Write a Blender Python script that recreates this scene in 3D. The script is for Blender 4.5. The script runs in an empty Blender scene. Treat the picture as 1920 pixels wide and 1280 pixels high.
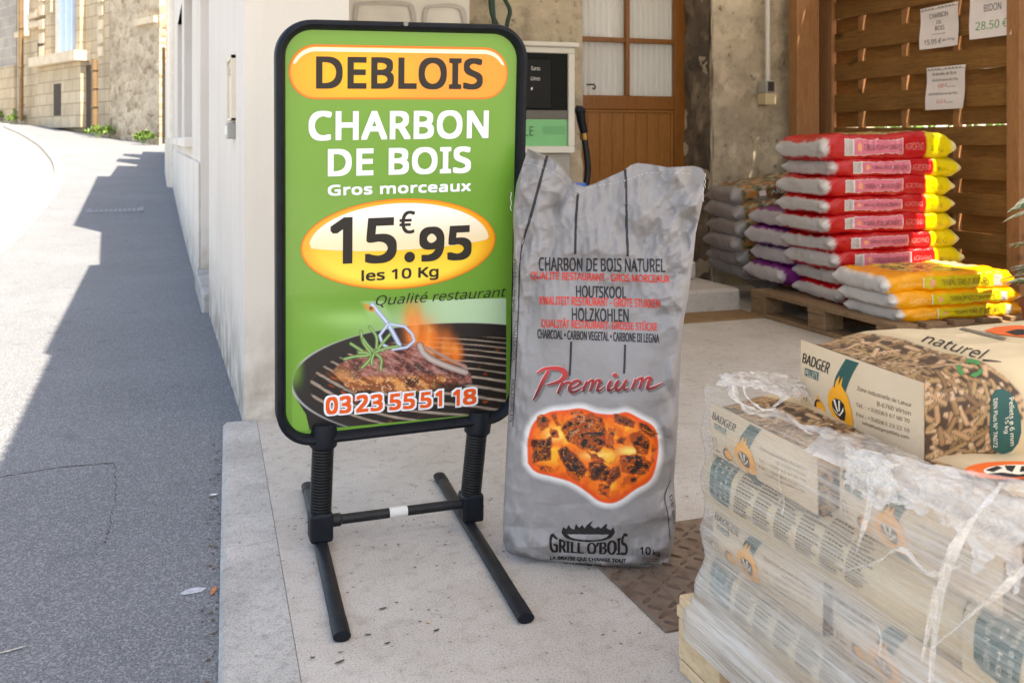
import bpy, bmesh, math, random
import numpy as np
from math import radians, sin, cos, tan, pi, atan, sqrt
from mathutils import Vector, Matrix

SC = bpy.context.scene
COL = SC.collection
RNG = random.Random(7)

# ------------------------------------------------------------------ camera, sky, sun, exposure
F, CX, HY, CH = 1867.0, 960.0, 262.0, 1.0
TH = radians(19.74)
ST, CT = sin(TH), cos(TH)
camd = bpy.data.cameras.new("camera")
cam = bpy.data.objects.new("camera", camd)
COL.objects.link(cam)
cam.location = (0, 0, CH)
cam.rotation_euler = (pi / 2, 0, -TH)
camd.sensor_width = 36.0
camd.lens = F / 1920 * 36.0
camd.shift_y = -(640 - HY) / 1920
camd.clip_start = 0.05
camd.clip_end = 600
camd.dof.use_dof = True
camd.dof.focus_distance = 2.35
camd.dof.aperture_fstop = 8.0
SC.camera = cam

SUN_EL, SUN_AZ = radians(60), radians(153)      # azimuth from +Y towards +X
world = bpy.data.worlds.new("World")
SC.world = world
world.use_nodes = True
wn = world.node_tree
for n in list(wn.nodes):
    wn.nodes.remove(n)
wo = wn.nodes.new("ShaderNodeOutputWorld")
bg = wn.nodes.new("ShaderNodeBackground")
sky = wn.nodes.new("ShaderNodeTexSky")
sky.sky_type = 'NISHITA'
sky.sun_disc = False
sky.sun_elevation = SUN_EL
sky.sun_rotation = SUN_AZ
sky.air_density = 1.0
sky.dust_density = 2.0
bg.inputs[1].default_value = 0.15
wn.links.new(sky.outputs[0], bg.inputs[0])
wn.links.new(bg.outputs[0], wo.inputs[0])

sund = bpy.data.lights.new("sun", 'SUN')
sun = bpy.data.objects.new("sun", sund)
COL.objects.link(sun)
sund.energy = 4.8
sund.angle = radians(0.55)
sund.color = (1.0, 0.95, 0.87)
sv = Vector((sin(SUN_AZ) * cos(SUN_EL), cos(SUN_AZ) * cos(SUN_EL), sin(SUN_EL)))
sun.location = sv * 30
sun.rotation_euler = sv.to_track_quat('Z', 'Y').to_euler()

SC.view_settings.view_transform = 'Standard'
SC.view_settings.look = 'None'
SC.view_settings.exposure = 1.64
SC.view_settings.gamma = 1.0
SC.view_settings.use_white_balance = True
SC.view_settings.white_balance_temperature = 7750
SC.view_settings.white_balance_tint = 10

# ------------------------------------------------------------------ measuring: photo pixel -> point in the place
def ray(px, py):
    px = np.asarray(px, float); py = np.asarray(py, float)
    x = (px - CX) / F; z = (HY - py) / F
    return np.stack([x * CT + ST, -x * ST + CT, z], -1)
CAM = np.array([0, 0, CH])
def at_z(px, py, z=0.0):
    d = ray(px, py); return CAM + d * ((z - CH) / d[..., 2])[..., None]
def at_y(px, py, y):
    d = ray(px, py); return CAM + d * (y / d[..., 1])[..., None]
def at_x(px, py, x):
    d = ray(px, py); return CAM + d * (x / d[..., 0])[..., None]
def at_plane(px, py, o, n):
    d = ray(px, py); o = np.asarray(o, float); n = np.asarray(n, float)
    return CAM + d * (((o - CAM) @ n) / (d @ n))[..., None]
def proj(P):
    P = np.asarray(P, float)
    dep = P[..., 0] * ST + P[..., 1] * CT
    return np.stack([CX + F * (P[..., 0] * CT - P[..., 1] * ST) / dep, HY - F * (P[..., 2] - CH) / dep], -1)
def solve(fn, px, py, a0, b0, it=7, lim=None):
    """surface parameters (a, b) of fn that lie under photo points"""
    px = np.asarray(px, float); py = np.asarray(py, float)
    a = np.full(px.shape, float(a0)) if np.isscalar(a0) else np.array(a0, float)
    b = np.full(px.shape, float(b0)) if np.isscalar(b0) else np.array(b0, float)
    h = 2e-3
    for _ in range(it):
        q = proj(fn(a, b)); qa = (proj(fn(a + h, b)) - q) / h; qb = (proj(fn(a, b + h)) - q) / h
        ex = px - q[..., 0]; ey = py - q[..., 1]
        det = qa[..., 0] * qb[..., 1] - qa[..., 1] * qb[..., 0]
        det = np.where(abs(det) < 1e3, 1e3 * np.sign(det + 1e-9), det)
        da = (ex * qb[..., 1] - ey * qb[..., 0]) / det; db = (qa[..., 0] * ey - qa[..., 1] * ex) / det
        a = a + np.clip(da, -.06, .06); b = b + np.clip(db, -.06, .06)
        if lim: a = np.clip(a, lim[0], lim[1]); b = np.clip(b, lim[2], lim[3])
    return a, b

# ------------------------------------------------------------------ noise (numpy)
_pr = np.random.RandomState(3)
_LAT = _pr.rand(32, 32, 32)
def vnoise(x, y, z=0.0):
    x, y, z = np.broadcast_arrays(np.asarray(x, float), np.asarray(y, float), np.asarray(z, float))
    xi = np.floor(x).astype(int); yi = np.floor(y).astype(int); zi = np.floor(z).astype(int)
    fx = x - xi; fy = y - yi; fz = z - zi
    fx = fx * fx * (3 - 2 * fx); fy = fy * fy * (3 - 2 * fy); fz = fz * fz * (3 - 2 * fz)
    r = 0
    for i in (0, 1):
        for j in (0, 1):
            for k in (0, 1):
                w = (fx if i else 1 - fx) * (fy if j else 1 - fy) * (fz if k else 1 - fz)
                r = r + w * _LAT[(xi + i) % 32, (yi + j) % 32, (zi + k) % 32]
    return r
def fbm(x, y, z=0.0, o=4):
    r = 0; a = .5; t = 0
    for k in range(o):
        r = r + a * vnoise(x * 2 ** k + 7.3 * k, y * 2 ** k + 3.1 * k, np.asarray(z) * 2 ** k + 1.7 * k); t += a; a *= .55
    return r / t
def ridge(x, y, z=0.0, o=3, p=2.0):
    r = 0; a = 1.0; t = 0
    for k in range(o):
        n = vnoise(x * 2 ** k + 11.1 * k, y * 2 ** k + 5.7 * k, np.asarray(z) * 2 ** k + 2.9 * k)
        r = r + a * (1 - abs(2 * n - 1)) ** p; t += a; a *= .5
    return r / t
def sstep(a, b, x):
    t = np.clip((np.asarray(x, float) - a) / (b - a), 0, 1); return t * t * (3 - 2 * t)

# ------------------------------------------------------------------ colours, materials
def lin(c):
    c = np.asarray(c, float) / 255.0
    return np.where(c <= .04045, c / 12.92, ((c + .055) / 1.055) ** 2.4)
def S(r, g, b, k=1.0):
    v = lin((r, g, b)) * k
    return (float(v[0]), float(v[1]), float(v[2]), 1.0)
class NT:
    def __init__(s, name):
        s.m = bpy.data.materials.new(name); s.m.use_nodes = True
        s.t = s.m.node_tree; s.p = s.t.nodes["Principled BSDF"]; s.out = s.t.nodes["Material Output"]
    def n(s, kind, **kw):
        nd = s.t.nodes.new("ShaderNode" + kind)
        for k, v in kw.items():
            if k.startswith("i_"):
                key = k[2:]; key = int(key) if key.isdigit() else key.replace("_", " ")
                nd.inputs[key].default_value = v
            else: setattr(nd, k, v)
        return nd
    def l(s, a, b): s.t.links.new(a, b)
    def coord(s, scale=(1, 1, 1), kind="Object", rot=(0, 0, 0)):
        tc = s.n("TexCoord"); mp = s.n("Mapping"); mp.inputs["Scale"].default_value = scale; mp.inputs["Rotation"].default_value = rot
        s.l(tc.outputs[kind], mp.inputs[0]); return mp.outputs[0]
    def noise(s, scale, det=4, vec=None, rough=.55, dist=0):
        nd = s.n("TexNoise"); nd.inputs["Scale"].default_value = scale; nd.inputs["Detail"].default_value = det
        nd.inputs["Roughness"].default_value = rough; nd.inputs["Distortion"].default_value = dist
        s.l(vec if vec else s.coord(), nd.inputs["Vector"]); return nd.outputs[0]
    def ramp(s, fac, stops):
        r = s.n("ValToRGB"); e = r.color_ramp.elements
        while len(e) < len(stops): e.new(.5)
        for k, (p, c) in enumerate(stops):
            e[k].position = p; e[k].color = c if len(c) == 4 else (*c, 1)
        s.l(fac, r.inputs[0]); return r.outputs[0]
    def mix(s, fac, a, b, mode='MIX'):
        m = s.n("Mix", data_type='RGBA', blend_type=mode)
        if isinstance(fac, (int, float)): m.inputs[0].default_value = fac
        else: s.l(fac, m.inputs[0])
        for v, i in ((a, 6), (b, 7)):
            if isinstance(v, tuple): m.inputs[i].default_value = v
            else: s.l(v, m.inputs[i])
        return m.outputs[2]
    def bump(s, h, strength=.3, dist=.01, prev=None):
        b = s.n("Bump"); b.inputs["Strength"].default_value = strength; b.inputs["Distance"].default_value = dist
        s.l(h, b.inputs["Height"])
        if prev: s.l(prev, b.inputs["Normal"])
        return b.outputs[0]
    def done(s, col=None, rough=None, nrm=None, metal=0, spec=.5, coat=0):
        p = s.p
        if col is not None:
            if isinstance(col, tuple): p.inputs["Base Color"].default_value = col
            else: s.l(col, p.inputs["Base Color"])
        if rough is not None:
            if isinstance(rough, (int, float)): p.inputs["Roughness"].default_value = rough
            else: s.l(rough, p.inputs["Roughness"])
        if nrm is not None: s.l(nrm, p.inputs["Normal"])
        p.inputs["Metallic"].default_value = metal
        p.inputs["Specular IOR Level"].default_value = spec
        p.inputs["Coat Weight"].default_value = coat
        return s.m
def simple(name, col, rough=.5, var=.12, vs=8, bs=0, bscale=60, metal=0, spec=.5, coat=0, bd=.004):
    """one colour with slight unevenness and a fine bump"""
    t = NT(name); v = t.coord()
    n = t.noise(vs, 5, v)
    c2 = tuple(max(0, x * (1 - var)) for x in col[:3]) + (1,)
    c1 = tuple(min(1, x * (1 + var)) for x in col[:3]) + (1,)
    c = t.ramp(n, [(.3, c2), (.7, c1)])
    nr = t.bump(t.noise(bscale, 4, v), bs, bd) if bs else None
    return t.done(c, rough, nr, metal, spec, coat)
def ink(name, col, rough=.5, spec=.4):
    t = NT(name); n = t.noise(40, 2)
    return t.done(t.mix(t.ramp(n, [(.35, (0, 0, 0, 1)), (.7, (.5, .5, .5, 1))]), col, tuple(min(1, c * 1.12) for c in col[:3]) + (1,)), rough, None, 0, spec)
def painted(name, rough=.45, spec=.4, bs=0, bscale=200, bd=.002, coat=0):
    """colour printed on the surface, read from the mesh"""
    t = NT(name); a = t.n("Attribute", attribute_name="Col")
    nr = t.bump(t.noise(bscale, 4), bs, bd) if bs else None
    return t.done(a.outputs[0], rough, nr, 0, spec, coat)

# ------------------------------------------------------------------ objects
def wmat(o):
    m = o.matrix_basis.copy()
    while o.parent: o = o.parent; m = o.matrix_basis @ m
    return m
def link(name, me, parent=None, smooth=False):
    o = bpy.data.objects.new(name, me); COL.objects.link(o)
    if parent: o.parent = parent
    return o
def meshobj(name, V, faces, mat, parent=None, smooth=False, cols=None, local=False, fm=None):
    V = np.asarray(V, float).reshape(-1, 3)
    if parent is not None and not local:
        mi = np.array(wmat(parent).inverted()); V = V @ mi[:3, :3].T + mi[:3, 3]
    me = bpy.data.meshes.new(name)
    me.from_pydata(V.tolist(), [], [tuple(int(i) for i in f) for f in faces])
    for m in (mat if isinstance(mat, (list, tuple)) else [mat]): me.materials.append(m)
    if fm is not None: me.polygons.foreach_set("material_index", np.asarray(fm, dtype=np.int32))
    if smooth: me.polygons.foreach_set("use_smooth", [True] * len(me.polygons))
    if cols is not None:
        ca = me.color_attributes.new("Col", 'FLOAT_COLOR', 'POINT')
        c = np.ones((len(V), 4), np.float32); c[:, :3] = np.asarray(cols).reshape(-1, 3)
        ca.data.foreach_set("color", c.ravel())
    me.update()
    return link(name, me, parent)
def tag(o, label=None, cat=None, group=None, kind=None):
    if label: o["label"] = label
    if cat: o["category"] = cat
    if group: o["group"] = group
    if kind: o["kind"] = kind
    return o
def thing(name, label, cat, loc=(0, 0, 0), rz=0, group=None):
    o = bpy.data.objects.new(name, None); COL.objects.link(o); o.empty_display_size = .1
    o.location = loc; o.rotation_euler = (0, 0, rz)
    return tag(o, label, cat, group)
def dup(o, parent=None, loc=None, rot=None, label=None, scale=None):
    c = o.copy(); COL.objects.link(c); c.parent = parent
    if loc is not None: c.location = loc
    if rot is not None: c.rotation_euler = rot if not isinstance(rot, (int, float)) else (0, 0, rot)
    if scale is not None: c.scale = scale
    if label: c["label"] = label
    for ch in list(o.children): dup(ch, c)
    return c
def grid_faces(nu, nv, wrap=False):
    i, j = np.meshgrid(np.arange(nu if wrap else nu - 1), np.arange(nv - 1), indexing='ij')
    i2 = (i + 1) % nu
    return np.stack([i * nv + j, i2 * nv + j, i2 * nv + j + 1, i * nv + j + 1], -1).reshape(-1, 4)
class MB:
    """collects simple solids into one mesh"""
    def __init__(s): s.v = []; s.f = []
    def add(s, V, Fc):
        b = len(s.v); s.v += [tuple(p) for p in V]; s.f += [tuple(int(i) + b for i in f) for f in Fc]; return s
    def box(s, x0, x1, y0, y1, z0, z1, bev=0, M=None, seg=1):
        bm = bmesh.new(); bmesh.ops.create_cube(bm, size=1)
        for v in bm.verts:
            v.co = Vector(((x0 + x1) / 2 + v.co.x * (x1 - x0), (y0 + y1) / 2 + v.co.y * (y1 - y0), (z0 + z1) / 2 + v.co.z * (z1 - z0)))
        if bev: bmesh.ops.bevel(bm, geom=bm.edges[:], offset=bev, segments=seg, profile=.5, affect='EDGES')
        bm.verts.index_update()
        s.add([(M @ v.co if M else v.co) for v in bm.verts], [[v.index for v in f.verts] for f in bm.faces]); bm.free(); return s
    def tube(s, pts, r, seg=10, caps=True, flat=1.0, up=(0, 0, 1)):
        P = [Vector(p) for p in pts]; n = len(P); rs = r if isinstance(r, (list, tuple, np.ndarray)) else [r] * n
        V = []
        t0 = (P[1] - P[0]).normalized(); u = Vector(up); u = (u - t0 * u.dot(t0))
        if u.length < 1e-3: u = Vector((1, 0, 0)); u = u - t0 * u.dot(t0)
        u.normalize()
        for i in range(n):
            t = (P[min(i + 1, n - 1)] - P[max(i - 1, 0)]).normalized()
            u = (u - t * u.dot(t)).normalized(); w = t.cross(u)
            for k in range(seg):
                a = 2 * pi * k / seg; V.append(P[i] + u * (cos(a) * rs[i] * flat) + w * (sin(a) * rs[i]))
        Fc = [(i * seg + k, i * seg + (k + 1) % seg, (i + 1) * seg + (k + 1) % seg, (i + 1) * seg + k) for i in range(n - 1) for k in range(seg)]
        if caps: Fc += [tuple(range(seg))[::-1], tuple((n - 1) * seg + k for k in range(seg))]
        return s.add(V, Fc)
    def lathe(s, prof, c=(0, 0), seg=24):
        V = [(c[0] + r * cos(2 * pi * k / seg), c[1] + r * sin(2 * pi * k / seg), z) for r, z in prof for k in range(seg)]
        n = len(prof)
        Fc = [(i * seg + k, i * seg + (k + 1) % seg, (i + 1) * seg + (k + 1) % seg, (i + 1) * seg + k) for i in range(n - 1) for k in range(seg)]
        Fc += [tuple(range(seg))[::-1], tuple((n - 1) * seg + k for k in range(seg))]
        return s.add(V, Fc)
    def prism(s, poly, a, b, fn):
        """poly of (p, q); fn(p, q, t) -> point; closed solid between t = a and t = b"""
        n = len(poly)
        V = [fn(p, q, a) for p, q in poly] + [fn(p, q, b) for p, q in poly]
        return s.add(V, [tuple(range(n)), tuple(range(2 * n - 1, n - 1, -1))] + [(i, n + i, n + (i + 1) % n, (i + 1) % n)[::-1] for i in range(n)])
    def build(s, name, mat, parent=None, smooth=False, local=False):
        o = meshobj(name, s.v, s.f, mat, parent, smooth, local=local)
        bm = bmesh.new(); bm.from_mesh(o.data); bmesh.ops.recalc_face_normals(bm, faces=bm.faces); bm.to_mesh(o.data); bm.free()
        if smooth:
            try: o.data.set_sharp_from_angle(angle=radians(40))
            except Exception: pass
        return o
def bez(pts, n=8):
    """Catmull-Rom through points"""
    P = [np.asarray(p, float) for p in pts]; P = [2 * P[0] - P[1]] + P + [2 * P[-1] - P[-2]]; out = []
    for i in range(1, len(P) - 2):
        for k in range(n):
            t = k / n
            out.append(.5 * (2 * P[i] + (P[i + 1] - P[i - 1]) * t + (2 * P[i - 1] - 5 * P[i] + 4 * P[i + 1] - P[i + 2]) * t * t + (3 * P[i] - P[i - 1] - 3 * P[i + 1] + P[i + 2]) * t ** 3))
    out.append(P[-2]); return out

# ------------------------------------------------------------------ lettering and flat shapes laid on a surface
_tc = {}
try:      # a plain sans that ships with Blender; the built-in face serves if it is missing
    import os
    FONT = bpy.data.fonts.load(os.path.join(bpy.utils.system_resource('DATAFILES'), "fonts", "NotoSansHebrew-Regular.woff2"))
except Exception:
    FONT = None
def text_tris(body, bold=0.0, shear=0.0, sp=1.0):
    """letters as triangles in their own unit box"""
    key = (body, bold, shear, sp)
    if key in _tc: return _tc[key]
    cu = bpy.data.curves.new("lettering", 'FONT'); cu.body = body; cu.size = 1; cu.offset = bold; cu.shear = shear
    cu.space_character = sp; cu.resolution_u = 5
    if FONT: cu.font = FONT; cu.fill_mode = 'FRONT'
    o = bpy.data.objects.new("lettering", cu); COL.objects.link(o)
    bpy.context.view_layer.update()
    me = bpy.data.meshes.new_from_object(o.evaluated_get(bpy.context.evaluated_depsgraph_get()))
    V = np.array([v.co[:2] for v in me.vertices]); me.calc_loop_triangles()
    T = np.array([t.vertices[:] for t in me.loop_triangles])
    bpy.data.objects.remove(o); bpy.data.curves.remove(cu); bpy.data.meshes.remove(me)
    mn = V.min(0); mx = V.max(0); V = (V - mn) / (mx - mn)
    _tc[key] = (V, T, (mx - mn)); return _tc[key]
def poly_tris(pts):
    from mathutils.geometry import tessellate_polygon
    P = [Vector((p[0], p[1], 0)) for p in pts]
    return np.array([p[:2] for p in pts], float), np.array(tessellate_polygon([P]))
def refine(V, T, L):
    """split long edges until none is longer than L"""
    V = [tuple(v) for v in V]; T = [tuple(t) for t in T]
    for _ in range(9):
        mid = {}; out = []; any_ = False
        def m(i, j):
            k = (i, j) if i < j else (j, i)
            if k in mid: return mid[k]
            if (V[i][0] - V[j][0]) ** 2 + (V[i][1] - V[j][1]) ** 2 <= L * L: mid[k] = None; return None
            V.append(((V[i][0] + V[j][0]) / 2, (V[i][1] + V[j][1]) / 2)); mid[k] = len(V) - 1; return mid[k]
        for a, b, c in T:
            x, y, z = m(a, b), m(b, c), m(c, a); k = (x is not None) + (y is not None) + (z is not None)
            if k == 0: out.append((a, b, c)); continue
            any_ = True
            if k == 3: out += [(a, x, z), (x, b, y), (z, y, c), (x, y, z)]
            else:
                while not ((k == 1 and x is not None) or (k == 2 and z is None)):
                    a, b, c, x, y, z = b, c, a, y, z, x
                if k == 1: out += [(a, x, c), (x, b, c)]
                else: out += [(x, b, y), (a, x, y), (a, y, c)]
        T = out
        if not any_: break
    return np.array(V), np.array(T)
def quad_map(V, q):
    """unit square -> quad (bottom left, bottom right, top right, top left)"""
    q = np.asarray(q, float); u = V[:, 0:1]; v = V[:, 1:2]
    return (1 - u) * (1 - v) * q[0] + u * (1 - v) * q[1] + u * v * q[2] + (1 - u) * v * q[3]
def bxq(x0, y0, x1, y1, sl=0.0, sr=None):
    """photo box -> quad; sl: how far the right end drops (y down)"""
    sr = sl if sr is None else sr
    return [(x0, y1), (x1, y1 + sr), (x1, y0 + sl), (x0, y0)]
def ell(cx, cy, rx, ry, n=48, a0=0, a1=2 * pi):
    return [(cx + rx * cos(a0 + (a1 - a0) * k / n), cy + ry * sin(a0 + (a1 - a0) * k / n)) for k in range(n)]
def rrect(x0, y0, x1, y1, r, n=8):
    P = []
    for cx, cy, a in ((x1 - r, y0 + r, -90), (x1 - r, y1 - r, 0), (x0 + r, y1 - r, 90), (x0 + r, y0 + r, 180)):
        for k in range(n + 1):
            t = radians(a + 90 * k / n); P.append((cx + r * cos(t), cy + r * sin(t)))
    return P
def stroke(pts, w, n=10):
    """a pen line of varying width as quads -> triangles"""
    P = np.array(bez(pts, n)); W = np.interp(np.linspace(0, 1, len(P)), np.linspace(0, 1, len(w)), w) if isinstance(w, (list, tuple)) else np.full(len(P), w)
    T = np.gradient(P, axis=0); T /= np.linalg.norm(T, axis=1, keepdims=True) + 1e-9; N = np.stack([-T[:, 1], T[:, 0]], 1)
    V = np.concatenate([P + N * W[:, None] / 2, P - N * W[:, None] / 2]); n = len(P)
    Tr = [(i, i + 1, n + i) for i in range(n - 1)] + [(i + 1, n + i + 1, n + i) for i in range(n - 1)]
    return V, np.array(Tr)
def merge(items):
    V = []; T = []; b = 0
    for v, t in items: V.append(np.asarray(v)); T.append(np.asarray(t) + b); b += len(v)
    return np.concatenate(V), np.concatenate(T)
def txt(body, q, bold=0.0, shear=0.0, sp=1.0):
    V, T, _ = text_tris(body, 0.0, shear, sp); return quad_map(V, q), T
def heavy(body, q, r, shear=0.0, sp=1.0, L=None):
    """the same letters thickened by r on every side; the copies lie a hair above one another"""
    q = np.asarray(q, float); ex = q[1] - q[0]; ey = q[3] - q[0]; ex = ex / np.linalg.norm(ex); ey = ey / np.linalg.norm(ey)
    q = [q[0] + r * ex + r * ey, q[1] - r * ex + r * ey, q[2] - r * ex - r * ey, q[3] + r * ex - r * ey]
    V, T = txt(body, q, 0, shear, sp)
    if L: V, T = refine(V, T, L)
    return [(V + r * (i * ex + j * ey), T) for i, j in ((-1, -1), (0, -1), (1, -1), (-1, 0), (1, 0), (-1, 1), (0, 1), (1, 1), (0, 0))]
# ================================================================== SETTING
ROOF_T = .125
def terr(X, Y):
    X = np.asarray(X, float); Y = np.asarray(Y, float)
    d = np.clip(Y - 9, 0, None)
    return .01414 * d ** 1.306 + .00188 * np.clip(-X, 0, 14) * d
def at_ground(px, py, off=0.0):
    d = ray(px, py); lo, hi = 1.0, 90.0
    g = lambda t: CH + d[2] * t - float(terr(d[0] * t, d[1] * t)) - off
    for _ in range(60):
        m = (lo + hi) / 2
        if g(m) > 0: lo = m
        else: hi = m
    return CAM + d * lo
XF = .30          # street front of the white building
YF = 3.66         # its end wall

# --- ground materials
def asphalt_mat(name, base, dark, lightc):
    t = NT(name); v = t.coord()
    big = t.noise(1.0, 6, v, .65); fine = t.noise(250, 3, v, .75)
    vo = t.n("TexVoronoi"); vo.inputs["Scale"].default_value = 210; t.l(v, vo.inputs["Vector"])
    sp = t.ramp(vo.outputs["Color"], [(.45, (0, 0, 0, 1)), (.95, (1, 1, 1, 1))])
    c = t.mix(t.ramp(big, [(.3, (0, 0, 0, 1)), (.7, (1, 1, 1, 1))]), dark, base)
    c = t.mix(t.ramp(fine, [(.42, (0, 0, 0, 1)), (.66, (.85, .85, .85, 1))]), c, lightc)
    c = t.mix(t.mix(.5, sp, (0, 0, 0, 1)), c, tuple(x * 1.5 for x in lightc[:3]) + (1,))
    st = t.ramp(t.noise(5, 3, v), [(.62, (0, 0, 0, 1)), (.75, (.4, .4, .4, 1))])
    c = t.mix(st, c, dark)
    b = t.bump(fine, .55, .004, t.bump(vo.outputs["Distance"], .5, .004))
    return t.done(c, .85, b, 0, .35)
m_pave = asphalt_mat("pavement asphalt", S(92, 95, 101), S(70, 73, 79), S(142, 145, 150))
m_road = asphalt_mat("road asphalt", S(128, 125, 122), S(112, 110, 108), S(150, 147, 144))
m_earth = simple("gravel ground", S(150, 142, 130), .95, .25, 3, .5, 40)
def concrete_mat(name, a, b, dirt, sc=1.0, speck=.5):
    t = NT(name); v = t.coord()
    n1 = t.noise(2.2 * sc, 6, v, .6); n2 = t.noise(26 * sc, 4, v, .6); n3 = t.noise(240, 2, v)
    c = t.mix(t.ramp(n1, [(.32, (0, 0, 0, 1)), (.68, (1, 1, 1, 1))]), a, b)
    c = t.mix(t.ramp(n2, [(.5, (0, 0, 0, 1)), (.75, (.45, .45, .45, 1))]), c, dirt)
    c = t.mix(t.ramp(n3, [(.48, (0, 0, 0, 1)), (.70, (.5, .5, .5, 1))]), c, tuple(x * .42 for x in dirt[:3]) + (1,))
    vo = t.n("TexVoronoi"); vo.inputs["Scale"].default_value = 42; vo.inputs["Randomness"].default_value = 1.0; t.l(v, vo.inputs["Vector"])
    hole = t.ramp(vo.outputs["Distance"], [(.10, (1, 1, 1, 1)), (.2, (0, 0, 0, 1))])
    pick = t.ramp(t.noise(13, 2, v), [(.52, (0, 0, 0, 1)), (.62, (speck, speck, speck, 1))])
    hm = t.mix(1.0, hole, pick, 'MULTIPLY')
    c = t.mix(hm, c, S(96, 82, 66))
    vl = t.n("TexVoronoi"); vl.inputs["Scale"].default_value = 95; t.l(v, vl.inputs["Vector"])
    lt = t.mix(1.0, t.ramp(vl.outputs["Distance"], [(.12, (1, 1, 1, 1)), (.22, (0, 0, 0, 1))]), t.ramp(t.noise(21, 2, v), [(.55, (0, 0, 0, 1)), (.6, (.5, .5, .5, 1))]), 'MULTIPLY')
    c = t.mix(lt, c, S(214, 208, 200))
    b = t.bump(n3, .3, .002, t.bump(hm, -.4, .004, t.bump(n2, .15, .004)))
    return t.done(c, .8, b, 0, .35)
m_floor = concrete_mat("worn concrete", S(200, 194, 188), S(178, 170, 162), S(142, 132, 120), 1, 1.0)
m_kerb = concrete_mat("kerb stone", S(194, 191, 188), S(158, 155, 151), S(116, 113, 110), 1.6, .3)
m_kerbw = simple("pale kerb", S(178, 172, 162), .8, .1, 6, .2, 80)

# --- ground sheet
gx = np.concatenate([np.linspace(-200, -22, 12), np.linspace(-20, 12, 33), np.linspace(14, 200, 12)])
gy = np.concatenate([np.linspace(-200, -8, 10), np.linspace(-6, 70, 77), np.linspace(75, 220, 12)])
X, Y = np.meshgrid(gx, gy, indexing='ij')
Z = terr(X, np.minimum(Y, 80)) - .20
tag(meshobj("ground", np.stack([X, Y, Z], -1), grid_faces(len(gx), len(gy)), m_earth, smooth=True), kind="structure")

# --- road, kerb and pavement
kpx = [(0, 452), (45, 405), (85, 365), (103, 335), (106, 312), (98, 293), (75, 268), (40, 247), (0, 231)]
KP = np.array([at_ground(a, b) for a, b in kpx])
KP = np.concatenate([[[-1.62, -30, 0], [-1.56, 0, 0], [-1.48, 7, 0]], KP, [[KP[-1][0] - 6, KP[-1][1] + 5, 0], [KP[-1][0] - 30, KP[-1][1] + 9, 0]]])
yy = np.concatenate([np.linspace(-30, 4, 35), np.linspace(4.4, KP[-3][1], 70)])
kx = np.interp(yy, KP[:, 1], KP[:, 0])
kk = np.convolve(np.pad(kx, 3, mode='edge'), np.ones(7) / 7, mode='valid'); kx = kk
def strip(name, xa, xb, ys, mat, off, nx=14, kind="structure"):
    V = []
    for a, b, y in zip(xa, xb, ys):
        for k in range(nx): V.append((a + (b - a) * k / (nx - 1), y, 0))
    V = np.array(V); V[:, 2] = terr(V[:, 0], V[:, 1]) + off
    return tag(meshobj(name, V, grid_faces(len(ys), nx), mat, smooth=True), kind=kind)
def crack(name, pts, w, lab_kind="structure"):
    rg = random.Random(len(pts)); P = []
    for k, p in enumerate(bez([tuple(at_ground(a, b, -.02)) for a, b in pts], 14)): P.append(p + np.array([rg.uniform(-.004, .004), rg.uniform(-.004, .004), 0]))
    V = []
    for k, p in enumerate(P):
        q = w * (.4 + .6 * rg.random()); z = float(terr(p[0], p[1])) - .0196; V += [(p[0] + q * .3, p[1] + q, z), (p[0] - q * .3, p[1] - q, z)]
    tag(meshobj(name, V, grid_faces(len(P), 2), simple("tarmac crack", S(52, 46, 42), .9, .2, 40)), kind="structure")
crack("pavement_crack", [(-40, 902), (60, 884), (130, 874), (215, 868)], .006)
crack("pavement_crack", [(215, 868), (216, 920), (206, 985), (196, 1020)], .004)
strip("road", np.full(len(yy), -14.0), kx - .02, yy, m_road, -.11, 20)
strip("pavement", kx + .14, np.where(yy < 18, .62, 3.0), yy, m_pave, -.02, 16)
V = []
for a, y in zip(kx, yy):
    z = float(terr(a, y))
    V += [(a - .03, y, z - .16), (a - .02, y, z - .03), (a, y, z - .012), (a + .145, y, z - .014), (a + .145, y, z - .1)]
tag(meshobj("kerb", V, grid_faces(len(yy), 5), m_kerbw, smooth=False), kind="structure")
# tarmac seam and small rise across the far pavement
A = at_ground(100, 287); B = at_ground(190, 284)
mb = MB(); mb.tube([A + [0, 0, .0], (A + B) / 2 + [0, .05, 0], B], .045, 6)
tag(mb.build("kerb_stone", m_kerbw), kind="structure")

# --- forecourt floor of concrete with a stone border
EL = lambda y: .109 + (y - 1.9) * .0673         # outer edge of the border, x at y
JL = lambda y: .255 + (y - 1.857) * .0494       # joint between border and concrete
def slab(name, ea, eb, y0, y1, mat, z0, z1, n=24):
    V = []; ys = np.linspace(y0, y1, n)
    for y in ys:
        a, b = ea(y), eb(y)
        V += [(a, y, z0), (a, y, z1 - .012), (a + .012, y, z1), (b, y, z1), (b, y, z0)]
    o = meshobj(name, V, grid_faces(n, 5), mat); return tag(o, kind="structure")
slab("stone_border", EL, lambda y: JL(y) - .0014, -1.0, YF - .005, m_kerb, -.1, .001)
fl = MB()
fl.prism([(JL(-1), -1), (9, -1), (9, 7), (.5, 7), (.5, 4.2), (JL(YF), YF)], -.1, 0, lambda p, q, t: (p, q, t))
tag(fl.build("forecourt_floor", m_floor), kind="structure")

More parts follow.
